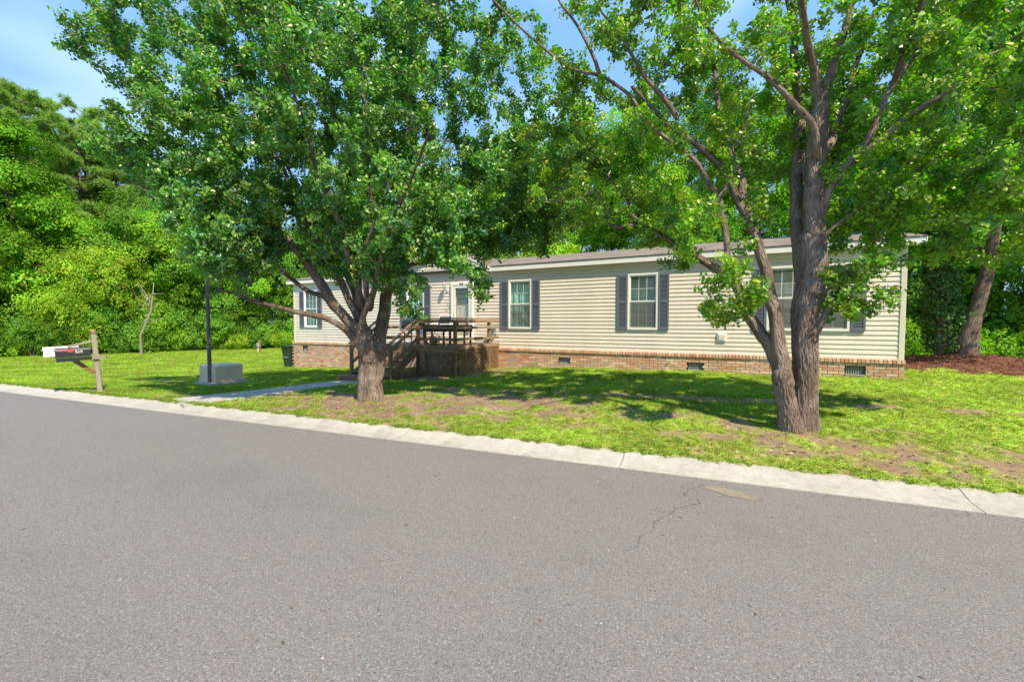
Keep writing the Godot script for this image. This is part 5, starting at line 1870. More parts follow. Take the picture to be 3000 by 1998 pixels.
func build_deck_goods(fl: float) -> void:
	# raised planters: dark boxes on four legs
	var spots := [[-8.05, -10.42, 0.78, "dark raised planter box on legs beside the folding chair"], [-7.55, -10.85, 0.62, "dark raised planter box on legs in front of the door"]]
	for s in spots:
		var t := thing("raised_planter", s[3], "planter", Vector3(s[0], fl, s[1]))
		var turn := 0.0
		var b := MB.new()
		var w: float = s[2]
		for q in [[0.0, 0.20, w, 0.02], [0.0, -0.20, w, 0.02]]: b.box(Vector3(s[0], fl + 0.49, s[1] + q[1]), Vector3(q[2], 0.2, q[3]), Basis.IDENTITY, 0.004)
		for q in [-1, 1]: b.box(Vector3(s[0] + q * (w * 0.5 - 0.01), fl + 0.489, s[1]), Vector3(0.02, 0.2, 0.378), Basis.IDENTITY, 0.004)
		b.box(Vector3(s[0], fl + 0.42, s[1]), Vector3(w - 0.044, 0.02, 0.376))
		part(b, "planter_box", M.black, t)
		var sl := MB.new()
		sl.box(Vector3(s[0], fl + 0.50, s[1]), Vector3(w - 0.046, 0.13, 0.374))
		part(sl, "potting_soil", M.dark, t)
		for qx in [-1, 1]:
			for qz in [-1, 1]:
				var lg := MB.new()
				lg.box(Vector3(s[0] + qx * (w * 0.5 - 0.05), fl + 0.20, s[1] + qz * 0.16), Vector3(0.045, 0.398, 0.045), Basis.IDENTITY, 0.004)
				part(lg, "leg", M.black, t)
	# folding lawn chair
	var cp := Vector3(-9.0, fl, -11.7)
	var ch := thing("folding_chair", "white framed folding lawn chair with dark blue webbing on the deck", "chair", cp)
	var f := MB.new()
	for s in [-0.26, 0.26]:
		f.tube(PackedVector3Array([cp + Vector3(s, 0.01, 0.25), cp + Vector3(s, 0.40, -0.2), cp + Vector3(s, 0.9, -0.42)]), PackedFloat32Array([0.013, 0.013, 0.013]), 6)
		f.tube(PackedVector3Array([cp + Vector3(s, 0.01, -0.35), cp + Vector3(s, 0.38, 0.22), cp + Vector3(s, 0.6, 0.26), cp + Vector3(s, 0.61, -0.26)]), PackedFloat32Array([0.013, 0.013, 0.013, 0.013]), 6)
	for q in [[0.9, -0.42], [0.40, 0.22], [0.40, -0.2]]: f.tube(PackedVector3Array([cp + Vector3(-0.26, q[0], q[1]), cp + Vector3(0.26, q[0], q[1])]), PackedFloat32Array([0.013, 0.013]), 6)
	part(f, "frame", M.white, ch)
	var wb := MB.new()
	wb.box(cp + Vector3(0, 0.405, 0.01), Vector3(0.5, 0.012, 0.42))
	part(wb, "seat", M.blue_cloth, ch)
	var bk := MB.new()
	bk.bar(cp + Vector3(0, 0.46, -0.225), cp + Vector3(0, 0.86, -0.40), 0.5, 0.012, Vector3(0, 0.4, 1))
	part(bk, "backrest", M.blue_cloth, ch)
	# green watering can
	var wp := Vector3(-8.12, fl, -10.30)
	var wc := thing("watering_can", "olive green watering can on the deck floor under the planter", "watering can", wp)
	var wm := MB.new()
	wm.lathe(wp, PackedVector2Array([Vector2(0, 0.002), Vector2(0.10, 0.002), Vector2(0.105, 0.02), Vector2(0.10, 0.20), Vector2(0.07, 0.23), Vector2(0.06, 0.23), Vector2(0.06, 0.21)]), 14)
	part(wm, "body", M.green_can, wc)
	var ws := MB.new()
	ws.tube(PackedVector3Array([wp + Vector3(0.09, 0.06, 0), wp + Vector3(0.17, 0.16, 0), wp + Vector3(0.22, 0.25, 0)]), PackedFloat32Array([0.022, 0.016, 0.014]), 8)
	ws.lathe(wp + Vector3(0.22, 0.24, 0), PackedVector2Array([Vector2(0.014, 0), Vector2(0.035, 0.03), Vector2(0.0, 0.032)]), 10)
	part(ws, "spout", M.green_can, wc)
	var wh := MB.new()
	wh.tube(PackedVector3Array([wp + Vector3(-0.09, 0.05, 0), wp + Vector3(-0.16, 0.14, 0), wp + Vector3(-0.12, 0.26, 0), wp + Vector3(0.0, 0.29, 0), wp + Vector3(0.05, 0.23, 0)]), PackedFloat32Array([0.01, 0.01, 0.01, 0.01, 0.01]), 6)
	part(wh, "handle", M.green_can, wc)
	# pink jug
	var jp := Vector3(-8.38, fl, -10.28)
	var jg := thing("plastic_jug", "pink plastic jug on the deck floor beside the corner post", "jug", jp)
	var jm := MB.new()
	jm.lathe(jp, PackedVector2Array([Vector2(0, 0.002), Vector2(0.055, 0.002), Vector2(0.06, 0.02), Vector2(0.06, 0.14), Vector2(0.025, 0.19), Vector2(0.022, 0.205)]), 12)
	part(jm, "body", M.pink, jg)
	var jc := MB.new()
	jc.lathe(jp + Vector3(0, 0.205, 0), PackedVector2Array([Vector2(0.028, 0), Vector2(0.028, 0.025), Vector2(0, 0.027)]), 12)
	part(jc, "cap", M.white, jg)
	# scrolled wire plant stand
	var sp := Vector3(-8.22, fl, -10.62)
	var sd := thing("plant_stand", "low grey wire plant stand with scrolled sides on the deck", "plant stand", sp)
	var sm := MB.new()
	for s in [-1, 1]:
		for e in [-0.1, 0.1]:
			var pts := PackedVector3Array()
			var rr := PackedFloat32Array()
			for i in 18:
				var a := i * 0.45
				var r := 0.085 - i * 0.0032
				pts.append(sp + Vector3(s * 0.10 + cos(a) * r * s, 0.22 + sin(a) * r, e)); rr.append(0.006)
			sm.tube(pts, rr, 5)
			sm.tube(PackedVector3Array([sp + Vector3(s * 0.185, 0.22, e), sp + Vector3(s * 0.15, 0.1, e), sp + Vector3(s * 0.16, 0.006, e)]), PackedFloat32Array([0.006, 0.006, 0.006]), 5)
	part(sm, "scrolls", M.grey, sd)
	var st := MB.new()
	st.lathe(sp + Vector3(0, 0.125, 0), PackedVector2Array([Vector2(0, 0), Vector2(0.15, 0), Vector2(0.15, 0.01), Vector2(0, 0.01)]), 16)
	part(st, "shelf", M.grey, sd)
	# red cup on the right-hand planter
	var rp := Vector3(-7.62, fl + 0.565, -10.8)
	var rc := thing("red_cup", "small red cup standing in the planter by the door", "cup", rp)
	var rm := MB.new()
	rm.lathe(rp, PackedVector2Array([Vector2(0, 0.0), Vector2(0.032, 0.0), Vector2(0.045, 0.09), Vector2(0.040, 0.09), Vector2(0.03, 0.01)]), 14)
	part(rm, "cup_wall", M.red, rc)
	var ri := MB.new()
	ri.lathe(rp + Vector3(0, 0.086, 0), PackedVector2Array([Vector2(0.0466, 0.0), Vector2(0.048, 0.004), Vector2(0.0466, 0.008), Vector2(0.0446, 0.004)]), 14)
	part(ri, "cup_rim", M.red, rc)
	# covered grill between the steps and the wall
	var gp := Vector3(-9.75, fl, -11.35)
	var gr := thing("barbecue_grill", "grey gas grill with side shelf standing on the deck", "grill", gp)
	var gm := MB.new()
	gm.box(gp + Vector3(0, 0.62, 0), Vector3(0.6, 0.16, 0.42), Basis.IDENTITY, 0.02)
	part(gm, "firebox", M.pole, gr)
	var gd := MB.new()
	var prof := PackedVector3Array()
	for i in 9:
		var a := PI * i / 8.0
		prof.append(gp + Vector3(-0.3, 0.70 + sin(a) * 0.2, cos(a) * 0.21))
	gd.prism(prof, Vector3(0.6, 0, 0))
	part(gd, "lid", M.grey, gr)
	var gs := MB.new()
	gs.box(gp + Vector3(0.46, 0.66, 0), Vector3(0.3, 0.03, 0.4), Basis.IDENTITY, 0.006)
	part(gs, "side_shelf", M.grey, gr)
	for qx in [-0.26, 0.26]:
		for qz in [-0.17, 0.17]:
			var lg := MB.new()
			lg.box(gp + Vector3(qx, 0.27, qz), Vector3(0.035, 0.54, 0.035), Basis.IDENTITY, 0.004)
			part(lg, "leg", M.pole, gr)

# ---------------------------------------------------------------- things on the lawn
func text_mesh(s: String, size: float, depth := 0.003) -> TextMesh:
	var tm := TextMesh.new()
	tm.text = s
	tm.font = SystemFont.new()
	tm.font.font_names = PackedStringArray(["Droid Sans"])
	tm.font_size = 32
	tm.pixel_size = size / 24.0
	tm.depth = depth
	return tm

func build_mailboxes() -> void:
	var base := Vector3(-14.2, 0.0, -4.78)
	base.y = ground(base.x, base.z)
	# the post leans towards the road and to one side; its arm reaches out over the kerb
	var root := thing("mailbox_post", "leaning grey wooden mailbox post with a crossarm and brace by the kerb", "post", base)
	var lean := Vector3(-0.085, 1.0, 0.03).normalized()
	var out := Vector3(-0.25, 0, 1).normalized()
	out = (out - lean * out.dot(lean)).normalized()
	var sd := lean.cross(out).normalized()
	var B := Basis(sd, lean, out)
	var P := func(s: float, u: float, o: float): return base + sd * s + lean * u + out * o
	var m := MB.new()
	m.box(P.call(0, 0.64, 0), Vector3(0.10, 1.54, 0.10), B, 0.008)
	m.box(P.call(0, 1.445, 0), Vector3(0.092, 0.05, 0.092), B, 0.02)
	part(m, "post", M.wood_grey, root)
	var cap := MB.new()
	cap.lathe(Vector3.ZERO, PackedVector2Array([Vector2(0.07, 0), Vector2(0.062, 0.05), Vector2(0.0, 0.085)]), 4)
	var cm := put(cap.mesh(), "post_cap", M.wood_brown, root, P.call(0, 1.46, 0))
	cm.basis = B * Basis(Vector3.UP, PI / 4)
	var arm := MB.new()
	arm.box(P.call(0.075, 0.83, 0.27), Vector3(0.045, 0.09, 0.88), B, 0.006)
	part(arm, "crossarm", M.wood_grey, root)
	var br := MB.new()
	br.bar(P.call(0.03, 0.45, 0.05), P.call(0.03, 0.83, 0.42), 0.04, 0.09, lean)
	part(br, "brace", M.wood_brown, root)
	var tw := MB.new()
	tw.bar(P.call(0.0, 1.25, 0.04), P.call(0.02, 1.14, 0.48), 0.03, 0.055, lean)
	part(tw, "name_arm", M.wood_grey, root)
	var st := MB.new()
	st.box(P.call(-0.075, 0.22, -0.03), Vector3(0.05, 0.62, 0.07), B, 0.006)
	part(st, "side_stake", M.wood_brown, root)
	# two boxes on the arm
	for q in [[0.19, "mailbox", "black metal mailbox with red flag and white house number", M.black, 0.0, 0.40], [-0.05, "mailbox", "white metal mailbox behind the black one on the shared post", M.white, 0.05, 0.58]]:
		var o: Vector3 = P.call(q[0], 0.885 + q[4], q[5])
		var bx := thing(q[1], q[2], "mailbox", o)
		var w := 0.19
		var l := 0.58
		var prof := PackedVector3Array()
		prof.append(o + sd * (-w * 0.5) - out * (l * 0.5))
		prof.append(o + sd * (w * 0.5) - out * (l * 0.5))
		for i in 11:
			var a := PI * i / 10.0
			prof.append(o + sd * cos(a) * w * 0.5 + lean * (0.135 + sin(a) * 0.095) - out * (l * 0.5))
		var bm := MB.new()
		bm.prism(prof, out * l)
		part(bm, "box_shell", q[3], bx)
		var dm := MB.new()
		var dp := PackedVector3Array()
		for p in prof: dp.append(o + lean * 0.09 + (p - o - lean * 0.09 + out * l * 0.5) * 1.06 + out * (l * 0.5 + 0.001))
		dm.prism(dp, out * 0.016)
		dm.box(o + lean * 0.17 + out * (l * 0.5 + 0.03), Vector3(0.03, 0.02, 0.03), B, 0.004)
		part(dm, "box_door", q[3], bx)
		if q[0] > 0.1:
			var fm := MB.new()
			fm.box(o + sd * (w * 0.5 + 0.006) + lean * 0.155 + out * 0.13, Vector3(0.008, 0.03, 0.22), B, 0.002)
			fm.box(o + sd * (w * 0.5 + 0.006) + lean * 0.15 + out * 0.05, Vector3(0.0085, 0.085, 0.09), B, 0.002)
			part(fm, "flag", M.red, bx)
			var t := put(text_mesh("828", 0.06), "number", M.white, bx, o + sd * (w * 0.5 + 0.003) + lean * 0.115 - out * 0.09)
			t.basis = Basis(-out, lean, sd)

func build_street_things() -> void:
	# pole
	var p := Vector3(-13.08, 0, -6.75)
	p.y = ground(p.x, p.z)
	var po := thing("light_pole", "dark grey painted pole with a yellow tag rising into the tree crown", "pole", p)
	var m := MB.new()
	m.tube(PackedVector3Array([p - Vector3(0, 0.1, 0), p + Vector3(0.0, 1.2, 0), p + Vector3(0.04, 3.9, 0.02)]), PackedFloat32Array([0.052, 0.049, 0.043]), 18)
	part(m, "shaft", M.pole, po)
	var c := MB.new()
	c.lathe(p + Vector3(0.04, 3.9, 0.02), PackedVector2Array([Vector2(0.058, -0.02), Vector2(0.058, 0.02), Vector2(0.0, 0.05)]), 14)
	part(c, "pole_cap", M.pole, po)
	var y := MB.new()
	y.box(p + Vector3(-0.048, 1.36, 0.036), Vector3(0.012, 0.26, 0.05), Basis(Vector3.UP, -0.6), 0.003)
	part(y, "yellow_tag", M.yellow, po)
	# pad-mounted transformer
	var t := Vector3(-13.25, 0, -7.15)
	t.y = ground(t.x, t.z) + 0.02
	var tr := thing("transformer_box", "beige steel transformer box on a concrete pad behind the pole", "transformer", t)
	var pd := MB.new()
	pd.box(t + Vector3(0, 0.0, 0), Vector3(1.0, 0.14, 0.98), Basis.IDENTITY, 0.012)
	part(pd, "pad", M.concrete, tr)
	var b := MB.new()
	b.box(t + Vector3(0, 0.31, 0), Vector3(0.80, 0.48, 0.78), Basis.IDENTITY, 0.035)
	part(b, "cabinet", M.beige, tr)
	var skirt := MB.new()
	skirt.box(t + Vector3(0, 0.115, 0), Vector3(0.815, 0.09, 0.795), Basis.IDENTITY, 0.006)
	part(skirt, "base_skirt", M.beige, tr)
	var sk := MB.new()
	sk.box(t + Vector3(0.17, 0.37, 0.392), Vector3(0.13, 0.13, 0.004), Basis(Vector3(0, 0, 1), 0.5))
	part(sk, "warning_sticker", M.grey, tr)
	var st := MB.new()
	st.prism(PackedVector3Array([t + Vector3(0.07, 0.33, 0.394), t + Vector3(0.15, 0.27, 0.394), t + Vector3(0.10, 0.24, 0.394), t + Vector3(0.03, 0.31, 0.394)]), Vector3(0, 0, 0.004))
	part(st, "sticker_arrow", M.black, tr)
	var lk := MB.new()
	lk.box(t + Vector3(0.26, 0.14, 0.405), Vector3(0.16, 0.022, 0.02), Basis.IDENTITY, 0.004)
	part(lk, "latch", M.black, tr)
	# wheeled bin by the far corner of the house
	var w := Vector3(-18.05, 0, -12.72)
	w.y = ground(w.x, w.z)
	var bi := thing("wheeled_bin", "dark green wheeled rubbish bin beside the brick corner of the house", "bin", w)
	var bm := MB.new()
	var q := [[0.02, 0.19, 0.20], [0.12, 0.195, 0.21], [0.80, 0.25, 0.28], [0.92, 0.265, 0.30]]
	for i in q.size() - 1:
		for s in 4:
			var ca := [Vector2(-1, 1), Vector2(1, 1), Vector2(1, -1), Vector2(-1, -1)]
			var a: Vector2 = ca[s]
			var d: Vector2 = ca[(s + 1) % 4]
			bm.quad(w + Vector3(a.x * q[i][1], q[i][0], a.y * q[i][2]), w + Vector3(d.x * q[i][1], q[i][0], d.y * q[i][2]), w + Vector3(d.x * q[i + 1][1], q[i + 1][0], d.y * q[i + 1][2]), w + Vector3(a.x * q[i + 1][1], q[i + 1][0], a.y * q[i + 1][2]))
	bm.quad(w + Vector3(-0.19, 0.02, 0.2), w + Vector3(-0.19, 0.02, -0.2), w + Vector3(0.19, 0.02, -0.2), w + Vector3(0.19, 0.02, 0.2))
	part(bm, "bin_body", M.bin, bi)
	var bl := MB.new()
	bl.box(w + Vector3(0, 0.95, 0.01), Vector3(0.58, 0.06, 0.66), Basis.IDENTITY, 0.025)
	part(bl, "lid", M.bin, bi)
	var bb := MB.new()
	bb.tube(PackedVector3Array([w + Vector3(-0.15, 0.45, 0.262), w + Vector3(0.15, 0.45, 0.262)]), PackedFloat32Array([0.014, 0.014]), 8)
	part(bb, "lift_bar", M.grey, bi)
	for s in [-1, 1]:
		var wh := MB.new()
		var pr := PackedVector3Array()
		for i in 16: pr.append(w + Vector3(s * 0.20, 0.12 + sin(TAU * i / 16) * 0.12, -0.2 + cos(TAU * i / 16) * 0.12))
		wh.prism(pr, Vector3(s * 0.05, 0, 0))
		part(wh, "wheel", M.black, bi)
	# meter post at the back of the lawn
	var e := Vector3(-32.5, 0, -20.3)
	e.y = ground(e.x, e.z)
	var mt := thing("meter_post", "short wooden post with a pale meter box at the edge of the woods", "post", e)
	var mp := MB.new()
	mp.box(e + Vector3(0, 0.45, 0), Vector3(0.14, 1.1, 0.14), Basis.IDENTITY, 0.01)
	part(mp, "post", M.wood_brown, mt)
	var mc := MB.new()
	mc.box(e + Vector3(0.02, 0.62, 0.13), Vector3(0.2, 0.3, 0.12), Basis.IDENTITY, 0.01)
	part(mc, "meter_box", M.grey, mt)
	var md := MB.new()
	md.tube(PackedVector3Array([e + Vector3(0.02, -0.02, 0.12), e + Vector3(0.02, 0.48, 0.12)]), PackedFloat32Array([0.03, 0.03]), 8)
	part(md, "conduit", M.white, mt)
	# plank fence far behind on the right
	var f0 := Vector3(14.0, 0, -41.9)
	var fn := thing("plank_fence", "weathered grey wooden plank fence behind the mulch mound", "fence", Vector3(f0.x, ground(f0.x, f0.z), f0.z))
	var me := MB.new()
	me.box(Vector3.ZERO, Vector3(0.135, 1.8, 0.02), Basis.IDENTITY, 0.004)
	var mesh := me.mesh()
	for i in 50:
		var x := f0.x + i * 0.145
		put(mesh, "plank", M.wood_grey, fn, Vector3(x, ground(x, f0.z) + 0.9, f0.z))
	for y2 in [0.35, 1.45]:
		var r := MB.new()
		r.bar(Vector3(f0.x, ground(f0.x, f0.z) + y2, f0.z - 0.04), Vector3(f0.x + 7.2, ground(f0.x + 7.2, f0.z) + y2, f0.z - 0.04), 0.04, 0.09)
		part(r, "fence_rail", M.wood_grey, fn)

const LIMBS_R := [
	[0.78,0.19,-7.58,0.153,0.77,0.57,-7.60,0.160,0.76,1.07,-7.61,0.166,0.75,1.64,-7.63,0.170,0.75,2.14,-7.66,0.175,0.78,2.65,-7.70,0.179,0.79,2.96,-7.72,0.183],
	[0.73,2.18,-7.76,0.136,0.70,2.49,-7.81,0.121,0.68,2.77,-7.86,0.109,0.67,3.03,-7.91,0.099,0.66,3.63,-7.98,0.090,0.65,4.34,-8.05,0.081,0.62,5.05,-8.12,0.072,0.59,5.66,-8.18,0.063,0.56,6.15,-8.24,0.055,0.48,6.77,-8.27,0.046,0.38,7.52,-8.30,0.038],
	[0.81,2.17,-7.63,0.157,0.82,2.47,-7.64,0.148,0.83,2.73,-7.66,0.140,0.83,2.97,-7.66,0.134,0.84,3.64,-7.69,0.128,0.84,4.19,-7.70,0.123,0.86,4.70,-7.73,0.117,0.86,4.87,-7.73,0.112],
	[0.85,4.83,-7.72,0.078,0.76,5.17,-7.57,0.062,0.68,5.62,-7.44,0.050,0.57,6.09,-7.29,0.040,0.47,6.57,-7.15,0.030,0.42,7.18,-7.03,0.021,0.42,7.68,-6.94,0.013],
	[0.86,4.85,-7.73,0.083,0.93,5.19,-7.73,0.066,1.01,5.53,-7.73,0.054,1.15,5.82,-7.76,0.043,1.19,6.20,-7.74,0.032,1.24,6.79,-7.74,0.023,1.36,7.48,-7.78,0.014],
	[0.83,4.02,-7.68,0.066,0.83,4.10,-7.55,0.056,0.81,4.18,-7.42,0.049,0.72,4.44,-7.26,0.042,0.43,4.71,-6.99,0.036,0.18,4.95,-6.74,0.031,-0.05,5.05,-6.49,0.026,-0.28,5.19,-6.26,0.021,-0.47,5.36,-6.03,0.016,-0.63,5.62,-5.83,0.012],
	[0.87,3.06,-7.76,0.084,0.90,3.25,-7.73,0.074,0.96,3.46,-7.72,0.067,1.00,3.67,-7.69,0.060,1.14,3.88,-7.72,0.054,1.29,4.06,-7.75,0.048,1.46,4.40,-7.80,0.042,1.70,5.00,-7.90,0.037,2.00,5.45,-8.03,0.032,2.19,5.83,-8.09,0.027,2.39,6.10,-8.15,0.022,2.62,6.53,-8.24,0.018,2.86,6.98,-8.33,0.013],
	[1.29,4.07,-7.92,0.066,1.49,4.19,-7.82,0.054,1.71,4.38,-7.73,0.046,1.93,4.54,-7.65,0.039,2.18,4.64,-7.57,0.032,2.32,4.78,-7.44,0.026,2.51,4.94,-7.34,0.021,2.69,5.01,-7.22,0.016,2.96,5.17,-7.16,0.011],
	[1.05,3.76,-8.24,0.047,1.18,4.41,-8.54,0.039,1.35,4.92,-8.86,0.033,1.47,5.35,-9.15,0.028,1.77,5.67,-9.54,0.023,2.01,6.27,-9.90,0.017,2.34,6.86,-10.31,0.012],
	[0.82,2.67,-7.72,0.040,0.86,2.84,-7.70,0.033,0.93,2.97,-7.71,0.029,1.07,3.13,-7.75,0.024,1.35,3.34,-7.86,0.021,1.62,3.57,-7.98,0.017,1.89,3.75,-8.08,0.014,2.25,4.01,-8.25,0.010,2.60,4.08,-8.40,0.007],
	[0.87,1.56,-7.58,0.054,0.92,1.68,-7.57,0.048,0.97,1.82,-7.56,0.043,1.03,1.97,-7.56,0.039,1.04,2.04,-7.52,0.036],
	[0.98,1.83,-7.60,0.019,1.09,2.12,-7.60,0.015,1.16,2.34,-7.57,0.012,1.29,2.47,-7.58,0.009,1.44,2.57,-7.59,0.007],
	[0.60,0.20,-7.43,0.137,0.54,0.55,-7.40,0.131,0.48,0.83,-7.36,0.126,0.45,1.01,-7.33,0.122],
	[0.48,0.86,-7.34,0.117,0.43,1.09,-7.42,0.107,0.35,1.33,-7.48,0.100,0.26,1.50,-7.53,0.093,0.18,1.58,-7.58,0.087,0.00,1.94,-7.60,0.080,-0.12,2.26,-7.64,0.074,-0.31,2.51,-7.64,0.069,-0.43,2.61,-7.67,0.063,-0.66,2.78,-7.65,0.057,-0.94,2.91,-7.60,0.051,-1.26,3.19,-7.53,0.045,-1.61,3.35,-7.44,0.039,-1.97,3.35,-7.35,0.033,-2.22,3.54,-7.31,0.027,-2.62,3.93,-7.21,0.021,-2.97,4.08,-7.12,0.015],
	[0.50,0.86,-7.35,0.127,0.46,1.09,-7.38,0.115,0.42,1.34,-7.41,0.106,0.39,1.55,-7.45,0.098,0.38,1.74,-7.49,0.091,0.28,2.17,-7.50,0.084,0.20,2.49,-7.51,0.077,0.12,2.82,-7.52,0.071,0.02,3.15,-7.52,0.064,-0.08,3.44,-7.52,0.058,-0.40,4.09,-7.43,0.051,-0.71,4.45,-7.32,0.045,-0.92,4.62,-7.25,0.039,-1.20,4.85,-7.16,0.032,-1.63,5.40,-6.99,0.026],
	[0.02,3.15,-7.49,0.066,-0.09,3.75,-7.60,0.058,-0.22,4.26,-7.70,0.052,-0.34,4.78,-7.80,0.046,-0.47,5.33,-7.91,0.041,-0.57,5.89,-8.02,0.036,-0.64,6.47,-8.16,0.031,-0.77,7.19,-8.26,0.025],
	[-0.30,2.99,-7.19,0.042,-0.36,3.36,-7.22,0.039,-0.40,3.61,-7.24,0.037,-0.55,3.82,-7.21,0.035,-0.69,4.11,-7.18,0.033,-0.90,4.35,-7.12,0.031,-1.17,4.56,-7.02,0.029,-1.43,4.85,-6.93,0.028,-1.69,5.26,-6.85,0.026,-2.05,5.51,-6.70,0.024,-2.47,5.65,-6.52,0.022,-2.84,5.97,-6.37,0.021,-3.13,6.25,-6.27,0.019,-3.47,6.63,-6.14,0.018,-3.81,7.03,-6.02,0.016],
	[-0.40,3.59,-7.17,0.030,-0.28,3.78,-7.19,0.025,-0.21,4.10,-7.20,0.021,-0.23,4.28,-7.15,0.018,-0.12,4.39,-7.17,0.015,-0.03,4.70,-7.18,0.012,0.02,4.93,-7.17,0.010],
	[-0.28,2.44,-7.12,0.049,-0.27,2.80,-7.16,0.046,-0.31,3.11,-7.18,0.044,-0.33,3.29,-7.19,0.042],
	[-2.04,5.49,-6.66,0.034,-2.19,5.92,-6.54,0.025,-2.39,6.30,-6.40,0.019,-2.55,6.53,-6.27,0.013,-2.70,6.95,-6.15,0.008],
	[-1.01,4.89,-7.19,0.041,-1.32,5.29,-6.91,0.033,-1.46,5.49,-6.71,0.028,-1.61,5.75,-6.51,0.022,-1.72,5.92,-6.33,0.018,-1.88,6.09,-6.12,0.013,-2.03,6.44,-5.92,0.009],
	[-1.29,3.17,-7.41,0.033,-1.67,3.49,-7.37,0.028,-1.80,3.83,-7.47,0.024,-2.14,4.26,-7.46,0.020,-2.53,4.83,-7.43,0.016,-2.98,5.15,-7.35,0.013,-3.47,5.26,-7.25,0.009],
	[0.83,3.56,-7.77,0.069,0.71,4.32,-8.03,0.056,0.52,5.14,-8.26,0.047,0.35,6.01,-8.51,0.037,0.21,6.93,-8.77,0.028],
	[0.88,4.00,-7.81,0.064,1.21,4.91,-8.38,0.050,1.47,5.90,-8.90,0.039,1.74,6.83,-9.42,0.029],
	[0.73,5.10,-7.33,0.046,0.53,5.41,-6.41,0.028,0.39,5.68,-5.51,0.016,0.29,5.70,-4.63,0.007],
	[1.71,5.03,-7.96,0.042,1.72,5.36,-7.27,0.027,1.73,5.61,-6.56,0.016,1.68,5.82,-5.83,0.008],
]
